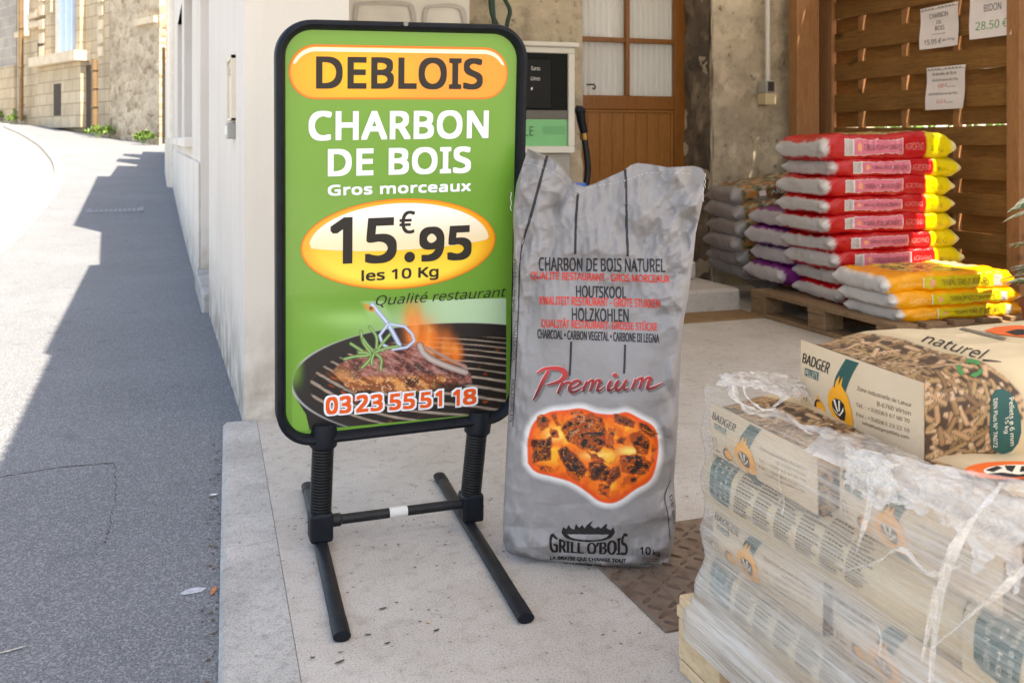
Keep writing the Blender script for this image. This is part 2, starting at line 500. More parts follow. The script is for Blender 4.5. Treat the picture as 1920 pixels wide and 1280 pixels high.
# ------------------------------------------------------------------ white rendered street building
def render_mat(name, a, b, stain, bs=.12, dirt=.5):
    t = NT(name); v = t.coord()
    n1 = t.noise(1.1, 5, v); st = t.noise(2.5, 5, t.coord((3, 3, .35))); n3 = t.noise(190, 3, v)
    c = t.mix(t.ramp(n1, [(.35, (0, 0, 0, 1)), (.7, (1, 1, 1, 1))]), a, b)
    c = t.mix(t.ramp(st, [(.52, (0, 0, 0, 1)), (.8, (dirt, dirt, dirt, 1))]), c, stain)
    sp = t.ramp(t.noise(33, 3, v, .7), [(.7, (0, 0, 0, 1)), (.78, (.35, .35, .35, 1))])
    c = t.mix(sp, c, tuple(x * .6 for x in stain[:3]) + (1,))
    g = t.n("SeparateXYZ"); tc = t.n("NewGeometry"); t.l(tc.outputs["Position"], g.inputs[0])
    low = t.n("MapRange"); low.inputs[1].default_value = .42; low.inputs[2].default_value = -.05; t.l(g.outputs[2], low.inputs[0])
    lm = t.mix(1.0, low.outputs[0], t.ramp(t.noise(7, 4, v), [(.35, (0, 0, 0, 1)), (.6, (.95, .95, .95, 1))]), 'MULTIPLY')
    c = t.mix(lm, c, tuple(x * .55 for x in stain[:3]) + (1,))
    return t.done(c, .85, t.bump(n3, bs, .003, t.bump(t.noise(9, 4, v), .1, .01)), 0, .3)
m_render = render_mat("white lime render", S(219, 212, 204), S(211, 203, 194), S(182, 167, 150), .18, .26)
m_render2 = render_mat("grey white render", S(222, 217, 210), S(212, 206, 198), S(192, 183, 172), .12, .3)
m_trim = simple("painted stone trim", S(222, 216, 207), .8, .06, 4, .1, 90)
m_dark = simple("dark gap", S(46, 42, 38), .9, .2)
m_glass = simple("window glass", S(70, 82, 96), .08, .1, 4, 0, 1, 0, .6)

wb = thing("street_building", "long white rendered building along the pavement with recessed doorway and window", "building", (XF, YF, 0))
# front wall with recesses: pieces between openings, cut in plan
H0 = 2.6
def wallpiece(y0, y1, z0=-.25, z1=H0, x0=XF, x1=.674):
    q = MB(); q.box(x0, x1, y0, y1, z0, z1); return q
w = MB()
for y0, y1, z0, z1, x0 in ((YF, 6.1, -.25, H0, XF), (6.1, 7.28, 2.35, H0, XF), (7.28, 8.9, -.25, H0, XF), (8.9, 11.3, -.25, .93, XF), (8.9, 11.3, 2.6, H0, XF), (11.3, 12.3, -.25, H0, XF), (12.3, 14.6, -.25, .98, XF), (12.3, 14.6, 2.6, H0, XF), (14.6, 17.4, -.25, H0, XF)):
    e = 0.0 if y0 == YF else .0
    w.box(x0, .674, y0, y1, z0, z1)
w.build("wall", m_render, wb)
bk = MB(); bk.box(.46, .66, 6.1, 7.28, -.2, 2.35).build("door", simple("grey white door", S(196, 192, 188), .5, .05), wb)
st = MB(); st.box(.262, .45, 6.13, 7.25, -.25, .10, .012).build("doorstep", m_kerb, wb)
for y0, y1 in ((8.9, 11.3), (12.3, 14.6)):
    fr = MB(); x = .455
    for a, b in ((y0, y0 + .07), (y1 - .07, y1), ((y0 + y1) / 2 - .035, (y0 + y1) / 2 + .035)): fr.box(x, x + .05, a, b, .93, 2.6)
    fr.box(x, x + .05, y0, y1, .95, 1.02); fr.box(x, x + .05, y0, y1, 2.53, 2.6)
    win = fr.build("window", m_trim, wb)
    MB().box(x + .02, x + .03, y0 + .06, y1 - .06, 1.0, 2.55).build("pane", m_glass, win)
    MB().box(XF - .07, .5, y0 - .06, y1 + .06, .93, 1.02, .01).build("sill", m_trim, win)
pl = MB(); pl.box(XF - .02, XF - .001, 7.3, 17.4, -.25, .84, .006); pl.build("plinth", m_render2, wb)
# stepped and gabled roof line along the street (throws the saw-tooth shadow on the pavement)
prof = [(YF, 3.05), (7.2, 3.05), (7.3, 2.75), (9.7, 3.22), (9.8, 4.47), (17.4, 5.3), (17.4, 2.61), (YF, 2.61)]
MB().prism([(a, b + .002) for a, b in prof], XF + .004, .67, lambda p, q, t: (t, p, q)).build("gable", m_render2, wb)

# meter hatch on the street wall
mh = thing("meter_hatch", "cream meter hatch with a small keypad box on the white street wall", "meter hatch", (XF, 4.19, 1.17))
q = MB()
yA, yB, zA, zB = 4.055, 4.33, 1.075, 1.335
for b in ((yA, yA + .018, zA, zB), (yB - .018, yB, zA, zB), (yA, yB, zB - .016, zB), (yA, yB, zA, zA + .012)): q.box(XF - .018, XF + .002, *b, .002)
q.build("frame", simple("cream plastic", S(216, 206, 188), .5, .05), mh)
MB().box(XF - .008, XF + .002, yA + .017, yB - .017, zA + .011, zB - .015).build("door", simple("cream plastic door", S(206, 194, 176), .5, .12, 9), mh)
MB().box(XF - .012, XF - .007, yA + .05, yB - .05, zB - .07, zB - .045).build("slot", simple("grey slot", S(168, 160, 150), .6), mh)
kp = MB().box(XF - .03, XF + .002, 4.06, 4.2, 1.003, 1.068, .004).build("keypad", simple("steel keypad", S(150, 150, 146), .4, .1, 20, 0, 1, .4), mh)
MB().box(XF - .033, XF - .029, 4.08, 4.18, 1.02, 1.055).build("buttons", ink("keypad face", S(226, 224, 218)), kp)

# ------------------------------------------------------------------ painted block wall behind the sign, stone wall round the yard
def rough_mat(name, stops, sc=1.0, bs=.6):
    t = NT(name); v = t.coord()
    n1 = t.noise(1.6 * sc, 7, v, .62, .4); n2 = t.noise(11 * sc, 6, v, .65); n3 = t.noise(70, 4, v, .6)
    c = t.ramp(n1, stops)
    c = t.mix(t.ramp(n2, [(.5, (0, 0, 0, 1)), (.68, (.75, .75, .75, 1))]), c, tuple(x * .62 for x in stops[1][1][:3]) + (1,))
    c = t.mix(t.ramp(t.noise(5 * sc, 4, v), [(.55, (0, 0, 0, 1)), (.75, (.6, .6, .6, 1))]), c, tuple(min(1, x * 1.25) for x in stops[-1][1][:3]) + (1,))
    pit = t.ramp(t.noise(19 * sc, 5, v, .7), [(.60, (0, 0, 0, 1)), (.70, (.85, .85, .85, 1))])
    c = t.mix(pit, c, tuple(x * .35 for x in stops[0][1][:3]) + (1,))
    b = t.bump(n3, bs * .5, .006, t.bump(n2, bs, .02))
    return t.done(c, .92, b, 0, .2)
m_stone = rough_mat("old stone masonry", [(.26, S(138, 126, 110)), (.42, S(178, 164, 144)), (.58, S(196, 182, 158)), (.75, S(212, 198, 174))], .8)
m_stoned = rough_mat("dark stone", [(.28, S(66, 60, 53)), (.45, S(98, 88, 77)), (.6, S(128, 115, 99)), (.78, S(150, 134, 114))], 1.4)  # darker stone tones, used on the door reveal
def rough_face(o, du, dv, nu, nv, amp, nrm, sc=4.0, seed=0.0):
    """a rough sheet: o + u du + v dv pushed along nrm by noise"""
    u, v = np.meshgrid(np.linspace(0, 1, nu), np.linspace(0, 1, nv), indexing='ij')
    o, du, dv, nrm = (np.asarray(q, float) for q in (o, du, dv, nrm))
    P = o + u[..., None] * du + v[..., None] * dv
    d = (fbm(P[..., 0] * sc + seed, P[..., 1] * sc, P[..., 2] * sc, 5) - .5) * 2 + .6 * (ridge(P[..., 0] * sc * .7 + 9, P[..., 1] * sc * .7 + seed, P[..., 2] * sc * .7, 2, 4) - .4)
    return P + (d * amp)[..., None] * nrm, grid_faces(nu, nv)
YW, YD, XL, XR, XFN = 5.9, 6.27, 2.60, 3.56, 4.52
sb = thing("stone_building", "rough stone building at the back of the yard with a brown half glazed door", "building", (2.6, YW, 0))
mbv = []; mbf = []; base = 0
for o, du, dv, nu, nv, amp, nn in (
    ((1.3, YW, -.1), (XL - 1.3, 0, 0), (0, 0, 3.4), 60, 130, .035, (0, -1, 0)),
    ((XL, YW, -.1), (0, .5, 0), (0, 0, 3.4), 16, 110, .02, (1, 0, 0)),
    ((XR, YW + .5, -.1), (0, -.5, 0), (0, 0, 3.4), 22, 130, .03, (-1, 0, 0)),
    ((XR, YW, -.1), (1.35, 0, 0), (0, 0, 3.4), 90, 200, .05, (0, -1, 0))):
    P, fc = rough_face(o, du, dv, nu, nv, amp, nn); mbv.append(P.reshape(-1, 3)); mbf.append(fc + base); base += nu * nv
meshobj("wall", np.concatenate(mbv), np.concatenate(mbf), m_stone, sb, True)
MB().box(1.3, 4.9, YW + .5, YW + .9, -.1, 3.4).build("core_wall", m_stone, sb)
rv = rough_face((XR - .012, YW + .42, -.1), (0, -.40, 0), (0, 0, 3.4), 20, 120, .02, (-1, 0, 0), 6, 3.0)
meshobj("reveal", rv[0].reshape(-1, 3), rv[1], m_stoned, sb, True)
# the door: frame, leaf rails, four panes with a ribbed curtain, a boarded lower panel
def wood_mat(name, a, b, scale=(2, 2, 26), rough=.45, bs=.15, knots=0, dist=1.2, coat=0):
    t = NT(name); v = t.coord(scale)
    n = t.noise(3.2, 6, v, .6, dist); w = t.noise(14, 4, v, .6)
    c = t.mix(t.ramp(n, [(.3, (0, 0, 0, 1)), (.7, (1, 1, 1, 1))]), a, b)
    c = t.mix(t.ramp(w, [(.45, (0, 0, 0, 1)), (.75, (.5, .5, .5, 1))]), c, tuple(x * .55 for x in a[:3]) + (1,))
    if knots:
        vo = t.n("TexVoronoi"); vo.inputs["Scale"].default_value = knots; t.l(t.coord((1, 1, 1.6)), vo.inputs["Vector"])
        c = t.mix(t.ramp(vo.outputs["Distance"], [(.05, (.85, .85, .85, 1)), (.16, (0, 0, 0, 1))]), c, tuple(x * .28 for x in a[:3]) + (1,))
    return t.done(c, rough, t.bump(w, bs, .003), 0, .4, coat)
m_door = wood_mat("varnished brown wood", S(128, 78, 32), S(150, 96, 42), (14, 14, 1.6), .32, .06)
m_doorp = wood_mat("varnished brown boards", S(142, 92, 44), S(166, 110, 56), (16, 16, 1.4), .32, .08)
dz = lambda y, px=1180: float(at_y(px, y, YD)[2])
zt, zm0, zm1, zp0, zp1 = 2.3, dz(81), dz(72), dz(180), dz(206)
xs = lambda px: float(at_y(px, 180, YD)[0])
x0, x1 = XL + .02, xs(1262); xm0, xm1 = xs(1171), xs(1179)
dr = MB()
dr.box(x1, x1 + .115, YD - .02, YD + .03, 0.1, zt, .004)                   # right stile
dr.box(x0 - .09, x0, YD - .02, YD + .03, .1, zt, .004)
dr.box(x0, x1, YD - .018, YD + .03, zp1, zp0, .004); dr.box(x0, x1, YD - .018, YD + .03, .1, .24, .004)
dr.box(x0, x1, YD - .018, YD + .03, 2.05, zt, .004)
door = dr.build("door", m_door, sb)
fr = MB(); fr.box(x1 + .117, x1 + .2, YD - .06, YD + .05, 0, 2.5, .004); fr.box(x1 + .19, XR + .05, YD - .03, YD + .05, 0, 2.5, .004); fr.box(x0 - .2, x0 - .09, YD - .06, YD + .05, 0, 2.5, .004); fr.build("frame", m_door, door)
mu = MB(); mu.box(xm0, xm1, YD - .02, YD + .02, zp0, 2.05, .003); mu.box(x0, xm0 - .001, YD - .016, YD + .02, zm0, zm1, .003); mu.box(xm1 + .001, x1, YD - .016, YD + .02, zm0, zm1, .003); mu.build("glazing_bar", m_door, door)
n = 9; pb = MB()
for k in range(n):
    a = x0 + (x1 - x0 - .02) * k / n; b = x0 + (x1 - x0 - .02) * (k + 1) / n
    pb.box(a + .0006, b - .0006, YD, YD + .02, .24, zp1 - .012, .003)
pb.build("panel", m_doorp, door)
rim = MB(); rim.box(x0, x1, YD - .012, YD + .01, zp1 - .02, zp1 - .001, .004); rim.box(x1 - .022, x1 - .001, YD - .012, YD + .01, .24, zp1 - .021, .004); rim.build("panel_moulding", m_doorp, door)
# curtain: pleated sheet behind thin glass
nx = 240; xs_ = np.linspace(x0 - .02, x1 + .02, nx)
V = np.stack([np.stack([xs_, YD + .035 + .012 * np.sin(xs_ * 2 * pi / .042 + 1.5 * vnoise(xs_ * 5, 0, 0)) * (.6 + .8 * vnoise(xs_ * 9, 3, 0)), np.full(nx, z)], -1) for z in (zp0 - .02, 2.1)], 1)
meshobj("curtain", V, grid_faces(nx, 2), simple("white net curtain", S(222, 222, 218), .9, .03), door, True)
tg = NT("door glass"); tg.done((1, 1, 1, 1), .02, None, 0, .5)
tg.p.inputs["Alpha"].default_value = .14
MB().box(x0, x1, YD + .008, YD + .012, zp0, 2.05).build("pane", tg.m, door)
hx, hz = float(at_y(1108, 168, YD)[0]), float(at_y(1108, 168, YD)[2])
MB().tube([(hx - .05, YD - .04, hz + .03), (hx, YD - .05, hz + .032), (hx + .012, YD - .05, hz + .015), (hx + .004, YD - .05, hz), (hx - .012, YD - .05, hz + .004)], .006, 8).build("handle", simple("black iron", S(30, 29, 28), .5), door)

# steps in front of the door and a brown threshold strip
stp = thing("stone_steps", "two worn grey stone steps in front of the brown door", "steps", (2.7, 5.3, 0))
for nm, b in (("lower_step", (2.1, 3.22, 5.02, 5.9, -.05, .135)), ("upper_step", (2.2, 3.16, 5.42, 6.24, .135, .25))):
    MB().box(*b, .018, None, 2).build("step", m_floor, stp)
tag(MB().box(1.9, 3.22, 4.78, 5.018, -.03, .012, .004).build("threshold_strip", wood_mat("earthy timber", S(120, 92, 62), S(146, 116, 82), (2, 12, 12), .9)), "flat brown timber strip on the floor along the steps", "board")

# painted block wall behind the sign
YB = 4.6; XB = float(at_y(880, 20, YB)[0])
pw = thing("block_wall", "whitewashed wall end behind the sign with grey lines of painted stones", "wall", (1.0, YB, 0))
P, fc = rough_face((.66, YB, -.1), (XB - .66, 0, 0), (0, 0, 3.2), 50, 120, .006, (0, -1, 0), 6)
meshobj("face", P.reshape(-1, 3), fc, simple("whitewash", S(200, 194, 184), .9, .1, 5, .3, 60), pw, True)
MB().box(.66, XB, YB + .006, 5.95, -.1, 3.2).build("core", m_stone, pw)
ln = []
for r, z in enumerate(np.arange(.05, 3.0, .27)):
    k0 = .66 + (.2 if r % 2 else 0)
    for x in np.arange(k0, XB - .1, .33):
        w_ = min(.3, XB - .02 - x)
        if w_ > .1: ln.append(stroke([(x + .02 + w_ * cos(a) * .0 + px_, z + pz) for px_, pz, a in ((0, .03, 0), (.0, .2, 0), (.04, .235, 0), (w_ - .07, .24, 0), (w_ - .03, .2, 0), (w_ - .02, .05, 0))], [.008, .022, .012, .02, .026, .01], 5))
V, T = merge(ln)
meshobj("painted_joints", np.stack([V[:, 0], np.full(len(V), YB - .012), V[:, 1]], -1), T, ink("grey paint", S(168, 162, 154), .9), pw)

# ------------------------------------------------------------------ unseen roof added over the yard to shade the forecourt and soften its light
rf = thing("added_shade_roof", "added translucent corrugated roof on joists, out of view, shading the yard", "roof", (2.4, 3, 2.9))
m_roofw = wood_mat("roof timber", S(150, 118, 80), S(176, 142, 100), (2, 14, 14), .8)
tr = NT("translucent roof sheet"); _tl = tr.n("BsdfTranslucent"); _df = tr.n("BsdfDiffuse"); _mx = tr.n("MixShader")
_rc = tr.ramp(tr.noise(2, 4), [(.3, (.78, .78, .76, 1)), (.7, (.86, .86, .84, 1))])
tr.l(_rc, _tl.inputs[0]); tr.l(_rc, _df.inputs[0]); _mx.inputs[0].default_value = ROOF_T
tr.l(_df.outputs[0], _mx.inputs[1]); tr.l(_tl.outputs[0], _mx.inputs[2]); tr.l(_mx.outputs[0], tr.out.inputs[0])
ny_ = 290; ys_ = np.linspace(-.75, 5.87, ny_)
V = np.stack([np.stack([np.full(ny_, x), ys_, 2.9 + .022 * np.sin(ys_ * 2 * pi / .09)], -1) for x in (XF, 4.43)], 1)
meshobj("corrugated_sheet", V, grid_faces(ny_, 2), tr.m, rf, True)
MB().box(4.432, 4.66, 4.35, 5.85, 2.86, 2.9, .004).build("sun_stop_board", m_roofw, rf)  # board added to stop a sun streak on the stone wall
for y in np.arange(.1, 5.5, .9): MB().box(XF + .02, 4.42, y, y + .06, 2.76, 2.872).build("joist", m_roofw, rf)
# ================================================================== FAR SIDE OF THE STREET
P1 = at_ground(300, 268); P2 = np.array([-5.3, 44.5, 0]); P1 = np.array([.14, 31.8, 0])
FD = (P2 - P1); FL = float(np.linalg.norm(FD)); FU = FD / FL; FN = np.array([-FU[1], FU[0], 0]); FN = FN * (-1 if FN[1] > 0 else 1)
def far_s(px):       # distance along the far front under a photo column
    d = ray(px, 200.0); d2 = d[:2]; A = np.array([[d2[0], -FU[0]], [d2[1], -FU[1]]]); r = np.linalg.solve(A, P1[:2]); return float(r[1])
def far_z(px, py):
    P = at_plane(px, py, P1, FN); return float(P[2])
def FP(s, z, out=0.0):
    p = P1 + FU * s + FN * out; return (float(p[0]), float(p[1]), float(z))
def fbox(mb, pxa, pxb, pya, pyb, o0, o1, pxc=None):
    """box on the far front between photo columns and heights"""
    c = (pxa + pxb) / 2
    s0, s1 = sorted((far_s(pxa), far_s(pxb))); z0, z1 = sorted((far_z(c, pya), far_z(c, pyb)))
    V = [FP(s, z, o) for o in (o0, o1) for z in (z0, z1) for s in (s0, s1)]
    mb.add(V, [(0, 1, 3, 2), (4, 6, 7, 5), (0, 4, 5, 1), (2, 3, 7, 6), (0, 2, 6, 4), (1, 5, 7, 3)]); return mb
def masonry_mat(name, cols, mortar, sx, sz, rubble=False):
    t = NT(name); v = t.coord((1, 1, 1.5) if rubble else (1, 1, 1))
    if rubble:
        vo = t.n("TexVoronoi"); vo.inputs["Scale"].default_value = sx; vv = t.n("VectorMath", operation='MULTIPLY_ADD'); vv.inputs[1].default_value = (.22, .22, .22); nz = t.n("TexNoise"); nz.inputs["Scale"].default_value = 2.0; t.l(v, nz.inputs["Vector"]); t.l(nz.outputs[1], vv.inputs[0]); t.l(v, vv.inputs[2]); t.l(vv.outputs[0], vo.inputs["Vector"])
        ve = t.n("TexVoronoi", feature='DISTANCE_TO_EDGE'); ve.inputs["Scale"].default_value = sx; t.l(vv.outputs[0], ve.inputs["Vector"])
        sep = t.n("SeparateColor"); t.l(vo.outputs["Color"], sep.inputs[0])
        c = t.ramp(sep.outputs[0], [(k / (len(cols) - 1), q) for k, q in enumerate(cols)])
        c = t.mix(t.ramp(ve.outputs["Distance"], [(.01, (.8, .8, .8, 1)), (.09, (0, 0, 0, 1))]), c, mortar)
        nb = t.bump(ve.outputs["Distance"], .8, .08)
    else:
        br = t.n("TexBrick"); br.inputs["Scale"].default_value = 1; br.inputs["Brick Width"].default_value = sx; br.inputs["Row Height"].default_value = sz
        br.inputs["Mortar Size"].default_value = .018; br.inputs["Color1"].default_value = cols[0]; br.inputs["Color2"].default_value = cols[1]; br.inputs["Mortar"].default_value = mortar
        uv = t.n("CombineXYZ"); sp = t.n("SeparateXYZ"); t.l(v, sp.inputs[0])
        ad = t.n("VectorMath", operation='DOT_PRODUCT'); ad.inputs[1].default_value = tuple(FU); t.l(v, ad.inputs[0])
        t.l(ad.outputs["Value"], uv.inputs[0]); t.l(sp.outputs[2], uv.inputs[1]); t.l(uv.outputs[0], br.inputs["Vector"])
        c = br.outputs[0]; nb = t.bump(br.outputs["Fac"], -.5, .03)
    c = t.mix(t.ramp(t.noise(.9, 5, v), [(.42, (0, 0, 0, 1)), (.75, (.6, .6, .6, 1))]), c, tuple(x * .55 for x in cols[0][:3]) + (1,))
    c = t.mix(t.ramp(t.noise(14, 4, v), [(.5, (0, 0, 0, 1)), (.8, (.5, .5, .5, 1))]), c, tuple(x * .4 for x in cols[0][:3]) + (1,))
    return t.done(c, .9, nb, 0, .2)
m_rub = masonry_mat("rubble stone", [S(168, 150, 126), S(190, 174, 152), S(206, 192, 168), S(150, 132, 108)], S(204, 194, 176), 3.4, 0, True)
m_ash = masonry_mat("ashlar stone", [S(200, 186, 162), S(186, 170, 144)], S(150, 136, 114), .75, .42)
m_ashd = masonry_mat("dark ashlar", [S(176, 172, 166), S(156, 152, 148)], S(190, 184, 174), .8, .42)
m_sill = simple("sill stone", S(206, 192, 168), .85, .15, 3, .3, 20)
m_hole = simple("painted opening shade", S(70, 62, 54), .9, .2)  # dark slabs on the wall face; the openings' shade is in their colour

# rubble garden wall
gw = thing("rubble_wall", "tall rubble stone wall beyond the end of the pavement", "wall", FP(2, .8))
q = MB(); fbox(q, 206, 299, 300, -60, -.5, 0); q.build("masonry", m_rub, gw)
q = MB(); fbox(q, 258, 296, 46, 34, -.01, .12); q.build("lintel", m_sill, gw)
# stone house with tall window, sill and blocks
sh = thing("stone_house", "pale ashlar house with a tall pale blue window above a heavy sill", "house", FP(7, 1))
q = MB(); fbox(q, 32, 205, 290, -60, -.8, -.004); q.build("wall", m_ash, sh)
q = MB(); fbox(q, 84, 165, 240, 122, 0, .25); fbox(q, 95, 104, 118, -60, .0, .18); fbox(q, 152, 160, 118, -60, 0, .18); q.build("bay", m_ash, sh)
q = MB(); fbox(q, 82, 170, 121, 103, .0, .55); q.build("ledge", m_sill, sh)
q = MB(); fbox(q, 106, 118, 101, -60, .003, .05); q.build("jamb", simple("pale grey stone", S(206, 206, 200), .8, .1, 3), sh)
wq = MB(); fbox(wq, 119, 142, 110, -60, .005, .12); win = wq.build("window", simple("pale blue paint", S(186, 208, 232), .5, .06), sh)
wq = MB(); fbox(wq, 122, 127.5, 106, -60, .121, .128); fbox(wq, 133, 139, 106, -60, .121, .128); wq.build("pane", simple("pale blue glass", S(150, 176, 206), .15, .05), win)  # panes in plain pale blue
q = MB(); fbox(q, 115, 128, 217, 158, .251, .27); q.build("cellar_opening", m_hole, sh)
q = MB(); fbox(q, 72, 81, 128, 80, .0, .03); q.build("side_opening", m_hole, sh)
for y in (-14, 12, 38, 64, 88):
    fbox(MB(), 86, 94, y, y + 18, .0, .26).build("quoin", m_sill, sh); fbox(MB(), 186, 195, y, y + 18, .0, .06).build("quoin", m_sill, sh)
wq = MB(); fbox(wq, 42, 55, 62, -60, .0, .08); win = wq.build("window", simple("white paint", S(226, 228, 230), .5), sh)
q = MB(); fbox(q, 39, 58, 70, 60, .0, .25); q.build("sill", m_sill, win)
wq = MB(); fbox(wq, 66, 84, 36, 26, .0, .3); fbox(wq, 64, 88, 52, 42, .0, .25); wq.build("cornice", m_sill, sh)
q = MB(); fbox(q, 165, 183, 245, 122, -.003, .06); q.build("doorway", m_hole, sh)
# darker house at the far left
dh = thing("dark_stone_house", "grey weathered stone house at the far bend of the road", "house", FP(12.5, 1.4))
q = MB(); fbox(q, -60, 31, 290, -60, -.8, .02); q.build("wall", m_ashd, dh)
q = MB(); fbox(q, -60, 31, 290, 130, .021, .1); q.build("base", m_ash, dh)
# rain pipes
m_pipe = simple("ochre painted pipe", S(122, 98, 68), .6, .15, 3)
def pipe(px, py0, py1, r, lab, lean=0):
    s = far_s(px); z0 = far_z(px, py0); z1 = far_z(px, py1)
    t = thing("rain_pipe", lab, "rain pipe", FP(s, z0))
    zz = []; rr = []
    for k in range(4):
        z = z0 + (z1 - z0) * k / 4; d = (z1 - z0) / 4
        for f, g in ((0, 1), (.38, 1), (.385, 1.35), (.42, 1.35), (.425, 1)): zz.append(z + d * f); rr.append(r * g)
    MB().tube([FP(s, z, .34) for z in zz + [z1]], rr + [r], 10).build("pipe", m_pipe, t, True)
pipe(197, 248, 112, .1, "ochre rain pipe at the corner of rubble wall and pale house")
pipe(57, 226, -60, .09, "ochre rain pipe between the pale house and the dark house")
# bright rendered house end nearer on the right, its plinth and pipe
wh = thing("roughcast_house", "white rough rendered house end beyond the long white building", "house", (.3, 20, 0))
wq = MB(); xe = .3
wq.box(.235, 2.5, 17.42, 21.0, -.3, 4.2); wq.build("wall", simple("bright roughcast", S(232, 226, 214), .9, .08, 6, .6, 25, bd=.03), wh)  # roughcast in its own bright colour
MB().box(.245, 2.5, 21.002, 27.5, -.3, 2.75).build("garden_wall", simple("pale roughcast", S(226, 218, 204), .9, .1, 6, .6, 25, bd=.03), wh)
MB().box(.19, .234, 17.5, 20.9, -.3, 1.02).build("plinth", m_render2, wh)
MB().box(.245, .9, 22.2, 23.3, 2.752, 4.6).build("chimney", m_rub, wh)
MB().box(.245, .9, 24.6, 25.4, 2.752, 4.4).build("chimney", m_rub, wh)
MB().box(2.6, 6, 17.42, 31, -.3, 6.0).build("rear_wall", m_rub, wh)
t = thing("rain_pipe", "pale rain pipe on the near corner of the white roughcast house", "rain pipe", (.17, 24, .3))
MB().tube([(.19, 24.0, .9), (.19, 24.0, 3.1)], .035, 10).build("pipe", m_pipe, t, True)

# weeds at the wall foot
m_leaf = simple("weed leaf", S(92, 120, 44), .6, .3, 30)
def weed(px, py, r, h, lab, n=70, seed=1):
    rg = random.Random(seed); s = far_s(px); c = FP(s, far_z(px, py), .35)
    t = thing("weed", lab, "weed", c); q = MB()
    for k in range(n):
        a = rg.uniform(0, 2 * pi); rr = r * sqrt(rg.random()); x, y = c[0] + rr * cos(a), c[1] + rr * sin(a) * .5; z = c[2] + h * rg.random() * (1 - .6 * rr / r)
        d = Vector((rg.uniform(-1, 1), rg.uniform(-1, 1), rg.uniform(.2, 1))).normalized() * rg.uniform(.1, .22); w_ = d.cross(Vector((rg.uniform(-1, 1), rg.uniform(-1, 1), .2))).normalized() * .05
        p = Vector((x, y, z)); q.add([p, p + d * .5 + w_, p + d, p + d * .5 - w_], [(0, 1, 2, 3)])
    for k in range(6):
        q.tube([(c[0] + rg.uniform(-r, r) * .5, c[1], c[2] - .1), (c[0] + rg.uniform(-r, r) * .6, c[1], c[2] + h * .7)], .01, 5)
    q.build("leaves", m_leaf, t)
weed(212, 252, .55, .28, "bright green weeds at the foot of the ochre pipe", 120, 2)
weed(293, 264, .3, .34, "dark green weeds in the corner by the white roughcast house", 90, 3)
weed(9, 223, .35, .35, "small weed tuft at the foot of the dark house", 60, 4)
weed(47, 228, .35, .45, "small weed tuft beside the far rain pipe", 60, 5)
# fallen stick by the weeds
a = at_ground(228, 240); b = at_ground(247, 255)
tag(MB().tube([a + [0, 0, .25], b + [0, 0, .05]], .03, 6).build("stick", m_pipe), "pale stick leaning in the weeds by the rubble wall", "stick")

# drain grate in the pavement
G = [at_ground(*p, -.02) for p in ((160, 400), (268, 398), (270, 383), (174, 384))]
gr = thing("drain_grate", "iron drain grate set in the shaded pavement", "drain grate", tuple(np.mean(G, 0)))
m_iron = simple("worn cast iron", S(126, 130, 136), .55, .2, 10, .2, 60, .3)
q = MB(); G = np.array(G); up = np.array([0, 0, .012]); x0, x1 = G[:, 0].min(), G[:, 0].max(); y0, y1 = G[:, 1].min(), G[:, 1].max(); z = float(terr(-.5, y0)) - .02
gfr = MB(); gfr.box(x0, x1, y0, y0 + .08, z - .02, z + .014); gfr.box(x0, x1, y1 - .08, y1, z - .02, z + .03); gfr.box(x0, x0 + .04, y0 + .08, y1 - .08, z - .02, z + .02); gfr.box(x1 - .04, x1, y0 + .08, y1 - .08, z - .02, z + .02); gfr.build("frame", m_iron, gr)
q = MB()
for k in range(11):
    x = x0 + .06 + (x1 - x0 - .12) * k / 10; q.box(x - .018, x + .018, y0 + .08, y1 - .08, z - .02, z + .016)
q.build("bars", m_iron, gr)
# ================================================================== PAVEMENT SIGN
# panel plane: bottom 2.46 m away at z = .27, top leaning a little towards the street
_k = .105 / 1.02
SO = np.array([0, 2.46, .27]); SN = np.array([0, -1, -_k]); SN = SN / np.linalg.norm(SN)     # faces the camera
c4 = at_plane([518, 970, 985, 514], [835, 786, 46, 37], SO, SN)
SA = ((c4[1] - c4[0]) + (c4[2] - c4[3])); SA = SA / np.linalg.norm(SA)
SBv = np.cross(SN, SA); SBv = SBv if SBv[2] > 0 else -SBv
SC0 = c4.mean(0)
SW = float(np.linalg.norm(c4[1] - c4[0]) + np.linalg.norm(c4[2] - c4[3])) / 2; SH = float(np.linalg.norm(c4[3] - c4[0]) + np.linalg.norm(c4[2] - c4[1])) / 2
def sab(px, py):
    d = at_plane(px, py, SO, SN) - SC0; return d @ SA, d @ SBv
def spt(a, b, out=0.0):
    a = np.asarray(a, float); b = np.asarray(b, float)
    return SC0 + a[..., None] * SA + b[..., None] * SBv + out * SN
def P3(a, b, o): return tuple(float(t) for t in spt(a, b, o))
sg = thing("pavement_sign", "black framed green advertising sign on two sprung legs in front of the white wall", "sign", (.56, 2.46, 0))
m_blk = simple("black moulded plastic", (.0062, .0085, .0135, 1), .5, .35, 30, .08, 120, 0, .22)
m_blk2 = simple("scuffed black steel", (.010, .011, .013, 1), .5, .5, 26, .12, 90, .0, .35)
fw = .0212; r0 = .088
